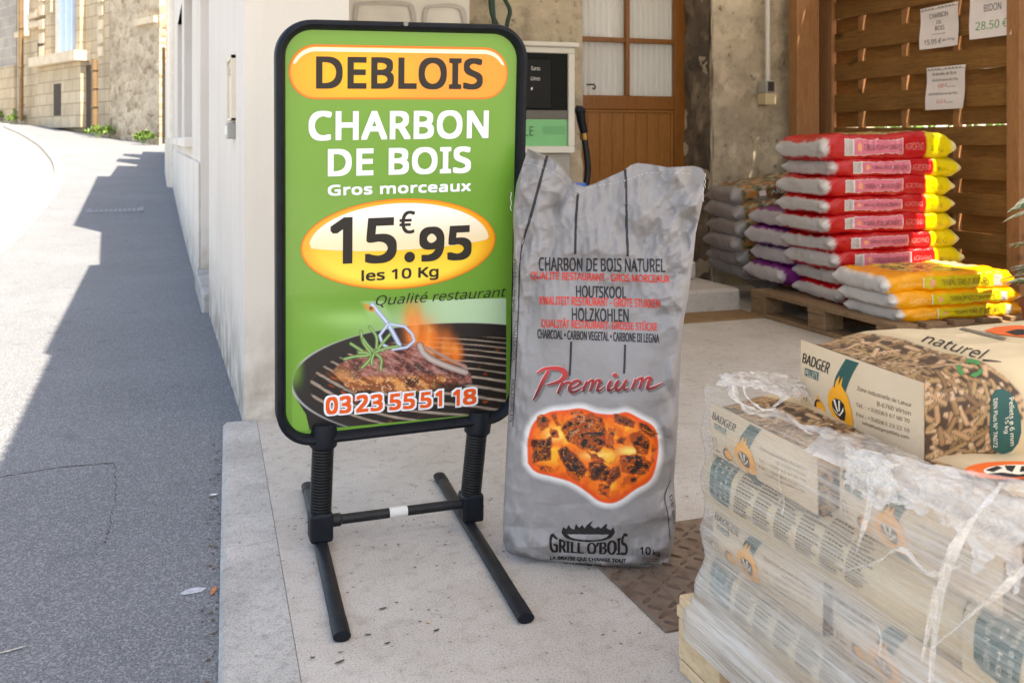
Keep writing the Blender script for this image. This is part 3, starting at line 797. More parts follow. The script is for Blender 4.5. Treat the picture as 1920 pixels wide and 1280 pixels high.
# frame: rounded profile swept round the rounded rectangle
def ring(hw, hh, r, n=14):
    return rrect(-hw, -hh, hw, hh, r, n)
prof = [(0, .018), (.004, .024), (fw * .5, .027), (fw - .004, .022), (fw, .013), (fw + .004, -.0005), (fw, -.02), (0, -.02)]
rings = []
for ins, out in prof: rings.append([P3(a, b, out) for a, b in ring(SW / 2 - ins, SH / 2 - ins, max(.012, r0 - ins))])
n = len(rings[0]); V = [p for rg in rings for p in rg]; m = len(prof)
Fc = [(i * n + k, i * n + (k + 1) % n, ((i + 1) % m) * n + (k + 1) % n, ((i + 1) % m) * n + k) for i in range(m) for k in range(n)]
frm = meshobj("frame", V, Fc, m_blk, sg, True)
try: frm.data.set_sharp_from_angle(angle=radians(35))
except Exception: pass
# panel sheet
m_green = NT("glossy green print")
m_green = m_green.done(m_green.mix(m_green.ramp(m_green.noise(1.6, 2), [(.3, (0, 0, 0, 1)), (.7, (1, 1, 1, 1))]), S(100, 151, 47), S(107, 157, 54)), .3, None, 0, .5, .25)
pin = [(a, b) for a, b in ring(SW / 2 - fw + .003, SH / 2 - fw + .003, r0 - fw)]
pan = MB().prism(pin, 0.0, .004, lambda p, q, t: P3(p, q, t)).build("panel", m_green, sg)
IN = dict(hw=SW / 2 - fw, hh=SH / 2 - fw, r=r0 - fw)
def stamp_s(name, parts, mat, out, cols=None):
    hs = np.concatenate([np.full(len(p[0]), out + .004 + 3e-5 * (k % 9)) for k, p in enumerate(parts)])
    V, T = merge(parts); return meshobj(name, spt(V[:, 0], V[:, 1], 0.0) + hs[:, None] * SN, T, mat, pan, cols=cols)
def sbox(x0, y0, x1, y1):
    """photo extents of something level on the sign -> quad in sign metres"""
    ym = (y0 + y1) / 2; xm = (x0 + x1) / 2
    sl = abs(.0187 - .1273 * (ym - 40) / 770) * (x1 - x0)
    a0 = float(sab(x0, ym)[0]); a1 = float(sab(x1, ym)[0]); bc = float(sab(xm, ym)[1])
    h = (y1 - y0 - sl) * abs(float(sab(xm, ym + 5)[1]) - float(sab(xm, ym - 5)[1])) / 10
    return [(a0, bc - h / 2), (a1, bc - h / 2), (a1, bc + h / 2), (a0, bc + h / 2)]
def qbox(q): return q[0][0], q[0][1], q[2][0], q[2][1]
i_dark = ink("dark brown print", S(38, 32, 29)); i_white = ink("white print", S(236, 238, 246), .35); i_or = ink("orange print", S(236, 92, 28), .35)
m_pr = painted("sign print", .3, .5, coat=.25)
# name banner
q = qbox(sbox(541, 86, 951, 187)); cx = (q[0] + q[2]) / 2; cy = (q[1] + q[3]) / 2; hw = (q[2] - q[0]) / 2; hh = (q[3] - q[1]) / 2
def pill(hw, hh, L=.012):
    V, T = poly_tris([(cx + a, cy + b) for a, b in rrect(-hw, -hh, hw, hh, hh * .98, 12)]); return refine(V, T, L)
stamp_s("banner_rim", [pill(hw, hh, .2)], ink("banner rim", S(240, 116, 40), .35), .0006)
V, T = pill(hw - .004, hh - .004)
f = sstep(0, 1, np.hypot((V[:, 0] - cx + hw * .45) / (hw * .9), (V[:, 1] - cy) / (hh * 1.8)))[:, None]
stamp_s("banner", [(V, T)], m_pr, .0011, lin((255, 184, 22)) * (1 - f) + lin((255, 152, 44)) * f)
hi = [(cx - hw + .012, cy + hh * .28)] + [(cx - hw + hh + (hh - .006) * cos(radians(t)), cy + (hh - .0065) * sin(radians(t))) for t in range(160, 89, -7)] + [(cx + hw - hh + (hh - .006) * cos(radians(t)), cy + (hh - .0065) * sin(radians(t))) for t in range(90, 19, -7)] + [(cx + hw - hh + (hh - .012) * cos(radians(t)), cy + (hh - .016) * sin(radians(t))) for t in range(28, 91, 7)] + [(cx - hw + hh + (hh - .012) * cos(radians(t)), cy + (hh - .016) * sin(radians(t))) for t in range(90, 156, 7)]
stamp_s("banner_gloss", [poly_tris(hi)], ink("banner gloss", S(255, 238, 205), .35), .0016)
stamp_s("lettering", heavy("DEBLOIS", sbox(592, 107, 904, 168), .0029, 0, 1.03), i_dark, .002)
for w_, bx_, r_ in (("CHARBON", (578, 205, 915, 264), .0029), ("DE BOIS", (614, 273, 882, 331), .0029), ("Gros morceaux", (614, 338, 882, 367), .0014)): stamp_s("lettering", heavy(w_, sbox(*bx_), r_, 0, 1.05), i_white, .001)
# price oval
q = qbox(sbox(563, 366, 928, 544)); ox = (q[0] + q[2]) / 2; oy = (q[1] + q[3]) / 2; ow = (q[2] - q[0]) / 2; oh = (float(sab(745, 372)[1]) - float(sab(745, 541)[1])) / 2; oy = (float(sab(745, 372)[1]) + float(sab(745, 541)[1])) / 2
stamp_s("oval_rim", [poly_tris(ell(ox, oy, ow, oh))], ink("oval rim", S(238, 126, 30), .35), .0006)
V, T = poly_tris(ell(ox, oy, ow - .004, oh - .004)); V, T = refine(V, T, .012)
f = sstep(0, 1, (V[:, 1] - oy + oh) / (1.5 * oh))[:, None]
e = sstep(.80, 1.0, np.hypot((V[:, 0] - ox) / ow, (V[:, 1] - oy) / oh))[:, None]
c = lin((255, 226, 78)) * (1 - f) + lin((252, 178, 14)) * f; c = c * (1 - e) + lin((248, 164, 28)) * e
stamp_s("oval", [(V, T)], m_pr, .0011, c)
iw, ih = ow * .925, oh * .90
top = [(ox + iw * cos(radians(t)), oy + ih * sin(radians(t))) for t in range(4, 177, 6)]
top += [(ox + iw * x, oy - oh * .05 - .085 * oh * (1 - x * x) + .06 * oh * abs(x) ** 3) for x in np.linspace(-.97, .97, 20)]
V, T = poly_tris(top); V, T = refine(V, T, .012)
f = sstep(-.1, .95, (V[:, 1] - oy) / oh)[:, None]
stamp_s("oval_gloss", [(V, T)], m_pr, .0016, lin((246, 222, 180)) * (1 - f) + lin((252, 250, 246)) * f)
for w_, bx_, r_ in (("1", (618, 406, 660, 495), .0042), ("5", (684, 406, 743, 494), .0042), ("€", (748, 394, 777, 438), .0009), ("9", (785, 423, 832, 490), .0045), ("5", (838, 421, 883, 488), .0045), ("les 10 Kg", (677, 497, 821, 532), .0009)):
    stamp_s("lettering", heavy(w_, sbox(*bx_), r_, 0, 1.0), i_dark, .0022)
stamp_s("lettering", [poly_tris(ell(*[float(v) for v in sab(767, 481)], .0135, .0135, 24))], i_dark, .0022)
stamp_s("lettering", [txt("Qualité restaurant", sbox(704, 536, 948, 575), 0, .26)], i_dark, .0022)
# cooking picture
nx, ny = 330, 206
gu, gv = np.meshgrid(np.linspace(0, 1, nx), np.linspace(0, 1, ny), indexing='ij')
XL_ = 547; XR_ = 948
PX = XL_ + (XR_ - XL_) * gu
ytop = 566 - 8 * gu; ybot = 808 - 38 * gu
PY = ybot + (ytop - ybot) * gv
def blend(C, m, c):
    m = np.asarray(m)[..., None] if np.ndim(m) == np.ndim(C) - 1 else m
    c = np.asarray(c, float); c = lin(c) if c.ndim == 1 else c
    return C * (1 - m) + c * m
def inpoly(X, Y, P):
    P = np.asarray(P, float); r = np.zeros(X.shape, bool); j = len(P) - 1
    for i in range(len(P)):
        c = ((P[i, 1] > Y) != (P[j, 1] > Y)) & (X < (P[j, 0] - P[i, 0]) * (Y - P[i, 1]) / (P[j, 1] - P[i, 1] + 1e-12) + P[i, 0]); r ^= c; j = i
    return r
def sdf_line(X, Y, P):
    d = np.full(X.shape, 1e9)
    for (x0, y0), (x1, y1) in zip(P[:-1], P[1:]):
        dx, dy = x1 - x0, y1 - y0; t = np.clip(((X - x0) * dx + (Y - y0) * dy) / (dx * dx + dy * dy + 1e-9), 0, 1)
        d = np.minimum(d, np.hypot(X - x0 - t * dx, Y - y0 - t * dy))
    return d
def sdf_poly(X, Y, P):
    d = sdf_line(X, Y, list(P) + [P[0]]); return np.where(inpoly(X, Y, P), -d, d)
def paint_grill(X, Y):
    C = np.zeros(X.shape + (3,)) + lin((110, 160, 57))
    C = blend(C, sstep(590, 900, X + .5 * (600 - Y)) * .8, (196, 222, 190))
    C = blend(C, .8 * np.exp(-(((X - 660) / 60) ** 2 + ((Y - 590) / 22) ** 2)), (160, 206, 118))
    C = blend(C, .6 * sstep(640, 700, Y + .3 * (X - 600)) * sstep(640, 560, X), (120, 172, 66))
    ex, ey, rx, ry = 868, 716, 322, 112
    body = inpoly(X, Y, [(548, 716), (556, 748), (573, 775), (586, 830), (960, 830), (960, 700)])
    C = blend(C, body * 1.0, (30, 28, 27))
    q = np.hypot((X - ex) / rx, (Y - ey) / ry)
    C = blend(C, sstep(1.006, .994, q), (38, 35, 34))
    C = blend(C, sstep(.014, 0, abs(q - 1.0)) * (.35 + .5 * sstep(690, 560, X)), (190, 190, 190))
    q2 = np.hypot((X - ex - 6) / (rx - 26), (Y - ey - 8) / (ry - 17))
    ins = sstep(1.0, .985, q2)
    yb = Y - .17 * (X - 700) * sstep(900, 560, X) - .10 * (X - 700)
    per = 8.5 + 5.0 * sstep(620, 800, Y)
    ph = (yb - 600) / np.maximum(per, 1); bar = .5 + .5 * np.cos(2 * pi * ph); bar = bar * (.8 + .4 * fbm(X * .02, Y * .3, 11))
    nz = fbm(X * .05, Y * .12, 2)
    gr = blend(np.zeros(X.shape + (3,)) + lin((34, 28, 25)), sstep(.72, 1.0, bar) * (.3 + .9 * nz), (186, 166, 148))
    gr = blend(gr, sstep(.62, .8, fbm(X * .045, Y * .06, 5)) * sstep(.5, .2, bar), (176, 76, 30))
    C = C * (1 - ins[..., None]) + gr * ins[..., None]
    # flames
    for fx, fy, w, h, a in ((775, 612, 17, 52, .85), (800, 640, 24, 42, .95), (835, 652, 16, 32, .7), (852, 660, 12, 22, .9), (765, 582, 14, 22, .4)):
        n = fbm(X * .06 + fx, Y * .03, 1); m = a * np.exp(-(((X - fx + 14 * (n - .5)) / w) ** 2 + ((Y - fy) / h) ** 2) ** 1.3)
        C = blend(C, m, (250, 128, 42)); C = blend(C, .6 * np.maximum(m - .45, 0) / .5 * sstep(.35, .7, n), (255, 206, 120))
    # steak
    stk = [(623, 697), (631, 684), (650, 674), (676, 669), (705, 661), (735, 652), (765, 645), (787, 645), (806, 662), (835, 680), (868, 688), (884, 700), (883, 716), (866, 724), (838, 728), (800, 729), (770, 735), (735, 735), (700, 731), (664, 734), (648, 722), (638, 712)]
    d = sdf_poly(X, Y, stk) + 2.5 * (fbm(X * .12, Y * .12, 4) - .5) * 2
    m = sstep(1.2, -1.2, d)
    n1 = fbm(X * .035, Y * .06, 7); n2 = fbm(X * .085 + .05 * Y, Y * .13, 8, 5); n3 = fbm(X * .22, Y * .34, 9)
    ux = X * .9 + Y * .45; uy = -X * .45 + Y * .9
    n2 = fbm(ux * .045, uy * .16, 8, 5); n3 = fbm(ux * .10, uy * .42, 9, 4); n4 = fbm(X * .3, Y * .4, 13, 3)
    c = blend(np.zeros(X.shape + (3,)) + lin((146, 74, 62)), sstep(.35, .65, n1), (118, 54, 48))
    c = blend(c, sstep(.52, .68, n2) * .8, (184, 128, 118)); c = blend(c, sstep(.47, .36, n2) * .9, (54, 28, 28)); c = blend(c, sstep(.55, .7, n3) * .45, (206, 164, 152)); c = blend(c, sstep(.45, .3, n3) * .5, (70, 36, 34)); c = blend(c, sstep(.5, .75, n4) * .2, (220, 190, 176))
    edge = sstep(698, 714, Y + .02 * (X - 700)) * sstep(870, 820, X)
    c = blend(c, edge * .8, (150, 80, 34)); c = blend(c, edge * sstep(.5, .62, n2), (222, 150, 84)); c = blend(c, edge * sstep(.46, .36, n1) * .9, (70, 34, 20))
    c = blend(c, sstep(.64, .74, n4) * edge * .8, (246, 214, 176)); c = blend(c, np.exp(-(((X - 640) / 20) ** 2 + ((Y - 702) / 12) ** 2)) * .7, (220, 152, 88))
    c = blend(c, sstep(800, 822, X) * sstep(712, 722, Y) * .9, (48, 28, 24))
    C = C * (1 - m[..., None]) + c * m[..., None]
    bone = [(786, 646), (792, 660), (806, 672), (826, 681), (850, 690), (872, 697)]
    bd = sdf_line(X, Y, bone); C = blend(C, sstep(7, 5.6, bd), (110, 74, 64)); C = blend(C, sstep(5.4, 4.0, bd), (218, 204, 196)); C = blend(C, sstep(2.4, 1, abs(bd - 2.5)) * .5, (120, 92, 84))
    C = blend(C, sstep(3.4, 2, sdf_line(X, Y, [(797, 650), (826, 664), (848, 676), (872, 686)])), (176, 138, 124))
    # tongs
    for P, w in (([(697, 570), (727, 606), (748, 645)], 5), ([(727, 606), (758, 611), (772, 625), (776, 638), (762, 650), (735, 654)], 3.4), ([(727, 606), (711, 628), (717, 645), (728, 650)], 3.4)):
        d = sdf_line(X, Y, P); C = blend(C, sstep(w, w - 1.2, d), (150, 168, 200)); C = blend(C, sstep(w * .45, w * .2, d) * .8, (228, 234, 246))
    d = sdf_line(X, Y, [(684, 573), (697, 579)]); C = blend(C, sstep(6, 4.5, d), (206, 150, 70)); C = blend(C, sstep(4, 3, np.hypot(X - 695, Y - 577)), (120, 80, 50))
    # rosemary
    for P in ([(692, 664), (676, 655), (657, 643)], [(690, 665), (665, 667), (645, 672)], [(694, 660), (680, 640), (676, 620)], [(700, 658), (688, 645), (680, 634)], [(705, 654), (705, 630), (692, 612)], [(706, 656), (718, 640), (730, 626)], [(700, 660), (722, 652), (745, 648)], [(698, 664), (690, 676), (678, 688)], [(704, 662), (714, 672), (713, 692)], [(700, 663), (696, 674), (697, 682)], [(694, 664), (684, 660), (672, 660)]):
        P = [tuple(p) for p in bez(P, 4)]; d = sdf_line(X, Y, P); C = blend(C, sstep(3.6, 2.4, d), (92, 130, 66)); C = blend(C, sstep(1.6, .6, d), (164, 196, 128))
    C = blend(C, np.maximum(sstep(575, 548, X) * sstep(740, 690, Y), sstep(604, 568, Y) * sstep(840, 690, X) * (1 - sstep(26, 14, np.abs(X - 708 - .5 * (Y - 585))))), (107, 157, 54))
    return C
CP = paint_grill(PX, PY)
a, b = sab(PX, PY)
hw_, hh_, rr = IN["hw"] - .001, IN["hh"] - .001, IN["r"]
inside = (np.maximum(abs(a) - (hw_ - rr), 0) ** 2 + np.maximum(abs(b) - (hh_ - rr), 0) ** 2 <= rr * rr)
Fg = grid_faces(nx, ny); ok = inside.reshape(-1)[Fg].all(1)
meshobj("cooking_picture", spt(a, b, .0046).reshape(-1, 3), Fg[ok], m_pr, pan, cols=CP.reshape(-1, 3))
def phone(items, r, grow, out, mat):
    for k in range(0, len(items), 2):
        parts = []
        for s, x0, y0, x1, y1 in items[k:k + 2]: parts += heavy(s, sbox(x0 - grow, y0 - grow, x1 + grow, y1 + grow), r)
        stamp_s("lettering", parts, mat, out)
PH = [("0", 610, 741, 633, 776), ("3", 636, 739, 658, 774), ("2", 667, 737, 690, 772), ("3", 694, 736, 717, 770), ("5", 729, 735, 751, 768), ("5", 755, 734, 777, 766), ("5", 787, 732, 808, 764), ("1", 815, 730, 828, 761), ("1", 848, 728, 861, 760), ("8", 867, 726, 892, 758)]
phone(PH, .0056, 3.6, .0012, i_white); phone(PH, .0021, 0, .0019, i_or)
# screw at the top of the frame and tape marks on the frame
o_ = [float(v) for v in sab(756, 45)]
MB().prism(ell(o_[0], o_[1], .006, .006, 12), .0265, .0285, lambda p, q, t: P3(p, q, t)).build("screw", simple("screw steel", (.2, .2, .2, 1), .35, .1, 9, 0, 1, .9), sg)
# legs: socket, ribbed spring, joint block, foot bar; and the cross bar
m_spring = simple("black spring rubber", (.008, .009, .011, 1), .42, .35, 40, .1, 140)
def post(px, ptop, pbot, lx):
    base = at_z(px, pbot, .045); tp = at_plane(px, ptop, SO, SN)
    top = Vector(P3(*[float(v) for v in sab(px, ptop)], 0.0)); bot = Vector((float(base[0]), 2.462, .085))
    top = Vector((float(top[0]), float(top[1]), float(top[2])))
    L = (top - bot).length; nT = 24; pts = []; rs = []; R = .027
    pts.append(bot); rs.append(R * .94)
    for k in range(nT):
        t0 = (k + .0) / nT; t1 = (k + 1.0) / nT
        for f, rr in ((.08, .86), (.3, 1.0), (.7, 1.0), (.92, .86)): pts.append(bot.lerp(top, t0 + (t1 - t0) * f)); rs.append(R * rr)
    pts.append(top); rs.append(R * .94)
    leg = MB().tube(pts, rs, 20).build("spring", m_spring, sg, True)
    up = (top - bot).normalized()
    MB().tube([top - up * .012, top - up * .008, top + up * .02, top + up * .045], [.03, .034, .035, .03], 16).build("socket", m_blk, sg, True)
    q = MB(); q.box(bot.x - .028, bot.x + .028, bot.y - .029, bot.y + .029, .018, .09, .008, None, 2); q.build("joint", m_blk, sg)
    return bot
bl = post(606, 828, 1003, 0); br_ = post(895, 803, 968, 0)
q = MB()
q.tube([(bl.x + .026, bl.y, .062), (bl.x + .048, bl.y, .062), (bl.x + .052, bl.y, .062), (br_.x - .028, br_.y, .062)], [.0158, .0158, .0122, .0122], 14).build("cross_bar", m_blk2, sg, True)
sx = bl.x + (br_.x - bl.x) * .50
tt = MB(); tt.tube([(sx - .022, bl.y - .0006, .0625), (sx + .024, bl.y - .0006, .0625)], .0126, 14, False).build("tape", ink("white tape", S(214, 212, 208), .7), sg, True)
def foot(pa, pb, bx):
    A = at_z(*pa, .0112); B = at_z(*pb, .0112); q = MB()
    A = Vector(A); B = Vector(B); d = (B - A).normalized(); 
    for s0, s1, w, h in ((0, 1, .0172, .0155),):
        q.tube([A, A + d * .004, B - d * .004, B], [w * .86, w, w, w * .86], 16, True, .62)
    q.build("foot", m_blk2, sg, True)
    e = MB(); e.tube([A - d * .002, A + d * .075], [.0182, .0182], 16, True, .615); e.build("rubber_end", m_blk, sg, True)
    e = MB(); e.tube([B - d * .05, B + d * .002], [.0182, .0182], 16, True, .615); e.build("rubber_end", m_blk, sg, True)
foot((641, 1192), (577, 910), bl.x); foot((986, 1158), (824, 892), br_.x)

# ================================================================== CHARCOAL SACK
BE = np.array([.8517, -.524, 0]); BN = np.array([-.524, -.8517, 0]); BZ = np.array([0, 0, 1.0])
BO = np.array([.793, 2.248, 0]) - BN * .05
def bab(px, py):
    d = at_plane(px, py, BO, BN) - BO; return d @ BE, d[..., 2]
Lp = [(950, 1046), (944, 1010), (945, 960), (950, 850), (955, 740), (959, 650), (957, 560), (958, 470), (955, 400), (962, 345), (984, 279)]
Rp = [(1254, 1074), (1264, 1010), (1268, 960), (1263, 900), (1268, 850), (1272, 760), (1276, 660), (1282, 600), (1290, 560), (1300, 480), (1304, 440), (1317, 380), (1321, 326)]
Tp = [(984, 279), (1006, 288), (1030, 299), (1048, 315), (1063, 337), (1075, 348), (1090, 352), (1110, 346), (1140, 332), (1165, 321), (1178, 311), (1190, 307), (1215, 309), (1250, 315), (1300, 312), (1314, 316), (1321, 326)]
La, Lb = bab(*np.array(Lp, float).T); Ra, Rb = bab(*np.array(Rp, float).T); Ta, Tb = bab(*np.array(Tp, float).T)
Lb[0] = 0; Rb[0] = 0
HB = float(Tb.max())
def b_edges(b): return np.interp(b, Lb, La), np.interp(b, Rb, Ra)
# paper creases: a fan of folds with random lines
_cr = []
_rg = np.random.RandomState(11)
for k in range(80):
    up_ = _rg.rand() < .74
    ca, cb = _rg.uniform(.0, .42), (_rg.uniform(.55, .98) if up_ else _rg.uniform(.02, .55))
    an = _rg.uniform(0, pi); ln_ = _rg.uniform(.02, .09) * (1 if up_ else 1.1)
    am = _rg.uniform(-1, 1) * (.017 if up_ else .006)
    if not up_ and .1 < ca < .33 and _rg.rand() < .75: continue
    _cr.append((ca, cb, cos(an), sin(an), ln_, _rg.uniform(.008, .03), am))
def wrinkle(a, b):
    t = sstep(.5, .75, b)
    lo = sstep(.16, .02, b)
    wa = a + .02 * (fbm(a * 9, b * 9, 3) - .5); wb = b + .02 * (fbm(a * 9, b * 9, 8) - .5)
    d = (.005 + .011 * t + .010 * lo) * (ridge(wa * 9 + 2, wb * 6, 1, 2, 1.2) - .5)
    d = d + (.002 + .013 * t + .007 * lo) * (ridge(wa * 24, wb * 17, 5, 3, 3.0) - .3)
    sd = np.minimum(abs(a - .02), abs(a - .40)); d = d + .012 * np.exp(-(sd / .05) ** 2) * (ridge(wa * 14, wb * 11, 9, 2, 1.5) - .4)
    tri = lambda q: np.abs(q - np.floor(q) - .5) * 2
    for fq, an, ph, k in ((7.5, .5, .2, 1.0), (11.0, 1.9, .7, 1.0), (15.0, 2.7, .4, .9), (21.0, 1.1, .9, .8), (29.0, .1, .3, .9), (38.0, 2.2, .6, .7), (47.0, .2, .8, .9), (61.0, 2.95, .1, .8)):
        q = (wa * cos(an) + wb * sin(an)) * fq + ph + 1.5 * (fbm(a * 4 + ph * 9, b * 4, an * 3, 3) - .5)
        msk = sstep(.38, .62, fbm(a * 6 + 3 * ph, b * 5, fq))
        d = d + (.02 + .25 * t + .16 * lo + .16 * np.exp(-(sd / .05) ** 2)) * .62 * k / fq * (tri(q) - .5) * msk
    for ca, cb, c, s, L, w, am in _cr:
        u = (a - ca) * c + (b - cb) * s; v = -(a - ca) * s + (b - cb) * c
        d = d + am * np.exp(-(u / L) ** 2) * np.where(v > 0, np.exp(-v / w), np.exp(v / (w * 3)) * 1.0)
    return d
def crease(a, b, p, q, w, dep):
    dx, dy = q[0] - p[0], q[1] - p[1]; L = sqrt(dx * dx + dy * dy); u = ((a - p[0]) * dx + (b - p[1]) * dy) / L; v = (-(a - p[0]) * dy + (b - p[1]) * dx) / L
    return -dep * np.exp(-np.abs(v / w) ** 1.4) * sstep(-.02, .02, u) * sstep(L + .04, L - .05, u)
_fold = [(tuple(float(x) for x in bab(*p)), tuple(float(x) for x in bab(*q)), w, d) for p, q, w, d in (
    ((1062, 335), (1030, 430), .016, .022), ((1040, 360), (1034, 500), .014, .016), ((1225, 320), (1232, 440), .010, .008), ((1230, 420), (1262, 545), .014, .013), ((1300, 400), (1245, 470), .014, .013), ((1000, 400), (985, 470), .018, .012), ((1255, 800), (1225, 920), .02, .01), ((1262, 860), (1240, 1000), .016, .010), ((960, 930), (1010, 1010), .018, .008), ((950, 1010), (1000, 985), .014, .007))]
def bsurf(a, b, side=1.0):
    a = np.asarray(a, float); b = np.asarray(b, float)
    eL, eR = b_edges(b); w = np.maximum(eR - eL, .05); s = np.clip((a - eL) / w, 0, 1)
    top = np.interp(a, Ta, Tb)
    th = np.interp(b, [0, .06, .35, .6, .8, .9, 1.0], [.072, .086, .082, .062, .034, .016, .004])
    th = th * sstep(-.005, .10, top - b) + .003
    p = np.clip(1 - np.abs(2 * s - 1) ** 3.2, 0, 1) ** .5
    rnd = np.sqrt(np.clip(1 - np.clip((.035 - b) / .035, 0, 1) ** 2 * .55, 0, 1))
    d = th * p * rnd
    env = sstep(0, .03, s) * sstep(1, .97, s)
    if side > 0:
        wk = wrinkle(a, b)
        for p0, q0, w_, dp in _fold: wk = wk + crease(a, b, p0, q0, w_, dp)
        d = d + wk * (.35 + .65 * env) * sstep(0, .02, b)
    lean = -.055 * sstep(.2, 1.0, b) + .012 * np.sin(a * 14 + 1) * sstep(.75, 1, b)
    return BO + a[..., None] * BE + b[..., None] * BZ + (side * d + lean)[..., None] * BN
ck = thing("charcoal_sack", "upright grey paper charcoal sack with glowing embers picture leaning by the sign", "sack", tuple(BO + BE * .2))
def paper_mat(name, col, col2, rough=.55):
    t = NT(name); v = t.coord(); n = t.noise(5, 5, v); f = t.noise(300, 2, v)
    c = t.mix(t.ramp(n, [(.3, (0, 0, 0, 1)), (.7, (1, 1, 1, 1))]), col, col2)
    sm = t.ramp(t.noise(28, 4, v, .7), [(.62, (0, 0, 0, 1)), (.74, (.16, .16, .16, 1))])
    c = t.mix(sm, c, tuple(x * .6 for x in col[:3]) + (1,))
    return t.done(c, rough, t.bump(f, .08, .001, t.bump(t.noise(18, 5, v, .65), .16, .012)), 0, .35)
m_grey = paper_mat("silver grey paper", S(150, 146, 146), S(141, 137, 137), .36)
ns, nv = 170, 360
s_, v_ = np.meshgrid(np.linspace(0, 1, ns), np.linspace(0, 1, nv), indexing='ij')
s_ = .5 - .5 * np.cos(pi * s_) * (.55 + .45 * np.abs(np.cos(pi * s_)))
def bag_ab(s, v):
    b = v * 0.93
    for _ in range(12):
        eL, eR = b_edges(b); a = eL + s * (eR - eL); b = v * np.interp(a, Ta, Tb)
    eL, eR = b_edges(b); return eL + s * (eR - eL), b
A_, B_ = bag_ab(s_, v_)
front = bsurf(A_, B_, 1.0).reshape(-1, 3); back = bsurf(A_, B_, -1.0).reshape(-1, 3)
V = np.concatenate([front, back]); g = grid_faces(ns, nv); N0 = ns * nv
Fc = [tuple(f) for f in g] + [tuple(f[::-1] + N0) for f in g]
id_ = lambda i, j: i * nv + j
for j in range(nv - 1):
    Fc += [(id_(0, j + 1), id_(0, j), id_(0, j) + N0, id_(0, j + 1) + N0), (id_(ns - 1, j), id_(ns - 1, j + 1), id_(ns - 1, j + 1) + N0, id_(ns - 1, j) + N0)]
for i in range(ns - 1):
    Fc += [(id_(i, 0), id_(i + 1, 0), id_(i + 1, 0) + N0, id_(i, 0) + N0), (id_(i + 1, nv - 1), id_(i, nv - 1), id_(i, nv - 1) + N0, id_(i + 1, nv - 1) + N0)]
body = meshobj("body", V, Fc, m_grey, ck, True)
def on_sack(items, name, mat, out=.0011, L=.006, cols=None, tris=None):
    if tris is None and len(items) % 9 == 0 and len(items): hs = np.concatenate([np.full(len(p[0]), 2.5e-5 * (k % 9)) for k, p in enumerate(items)])
    V, T = merge(items) if tris is None else tris; n0 = len(V)
    # refine in photo space, then lay on the paper
    V, T = refine(V, T, L * 800)
    a0, b0 = bab(V[:, 0], V[:, 1])
    a, b = solve(bsurf, V[:, 0], V[:, 1], a0, b0, 4)
    P = bsurf(a, b); h = 1e-3
    n = np.cross(bsurf(a + h, b) - P, bsurf(a, b + h) - P); n /= np.linalg.norm(n, axis=1, keepdims=True) + 1e-12
    n *= np.sign((n @ BN))[:, None]
    c = cols(V[:, 0], V[:, 1]) if cols else None
    eL, eR = b_edges(b); okv = (np.abs(proj(P) - V).max(1) < 3) & (a > eL + .001) & (a < eR - .001)
    T = T[okv[T].all(1)]
    return meshobj(name, P + n * out, T, mat, body, True, cols=c)
i_grey = ink("dark grey ink", S(58, 56, 60), .6, .2); i_red = ink("red ink", S(214, 72, 62), .6, .2); i_blk = ink("black ink", S(40, 36, 36), .6, .2)
Q = lambda x0, y0, x1, y1, sl=0: bxq(x0, y0, x1, y1, sl)
for w_, q_, r_, ik in (("CHARBON DE BOIS NATUREL", Q(1010, 482, 1247, 508, 3), .45, i_grey), ("HOUTSKOOL", Q(1080, 535, 1174, 558, 2), .45, i_grey), ("HOLZKOHLEN", Q(1072, 577, 1179, 602, 2), .45, i_grey), ("CHARCOAL • CARBON VEGETAL • CARBONE DI LEGNA", Q(1008, 617, 1236, 634, 9), .4, i_grey),
        ("QUALITÉ RESTAURANT - GROS MORCEAUX", Q(995, 505, 1256, 526, 7), .4, i_red), ("KWALITEIT RESTAURANT - GROTE STUKKEN", Q(1012, 555, 1238, 571, 6), .4, i_red), ("QUALITÄT RESTAURANT- GROSSE STÜCKE", Q(1015, 595, 1232, 616, 7), .4, i_red)):
    on_sack(heavy(w_, q_, r_), "lettering", ik)
pl_ = lambda pts, w: stroke(pts, w, 12)
for w_ in (pl_([(1026, 292), (1010, 350), (997, 400), (984, 440), (976, 480), (973, 560), (970, 640), (966, 720), (962, 800)], [5, 5, 5, 4, 2.5, 2, 1.6, 1.4, 1.2]), pl_([(1083, 362), (1081, 400), (1079, 440), (1078, 476)], 4.5), pl_([(1172, 318), (1174, 350), (1175, 420), (1177, 480)], 4.5), pl_([(1071, 640), (1070, 670), (1068, 704)], 4.0), pl_([(1172, 646), (1171, 680), (1170, 700)], 4.0), pl_([(1257, 900), (1246, 930), (1252, 965), (1256, 1010)], 1.5)): on_sack([w_], "printed_line", i_grey)
vt = lambda s, x0, y0, x1, y1: txt(s, [(x0, y0), (x0 - 4, y1), (x1 - 4, y1), (x1, y0)], .01)
for w_ in (vt("CHARBON DE BOIS", 960.5, 486, 968.5, 586), vt("NATUREL", 955.5, 486, 959, 540), vt("HOUTSKOOL", 965, 602, 971, 678), vt("HOLZKOHLEN", 960, 712, 966, 790)): on_sack([w_], "lettering", i_grey, L=.004)
on_sack([txt("DE BOIS", [(1255, 930), (1266, 1000), (1268, 996), (1260, 926)], .01)], "lettering", i_grey)
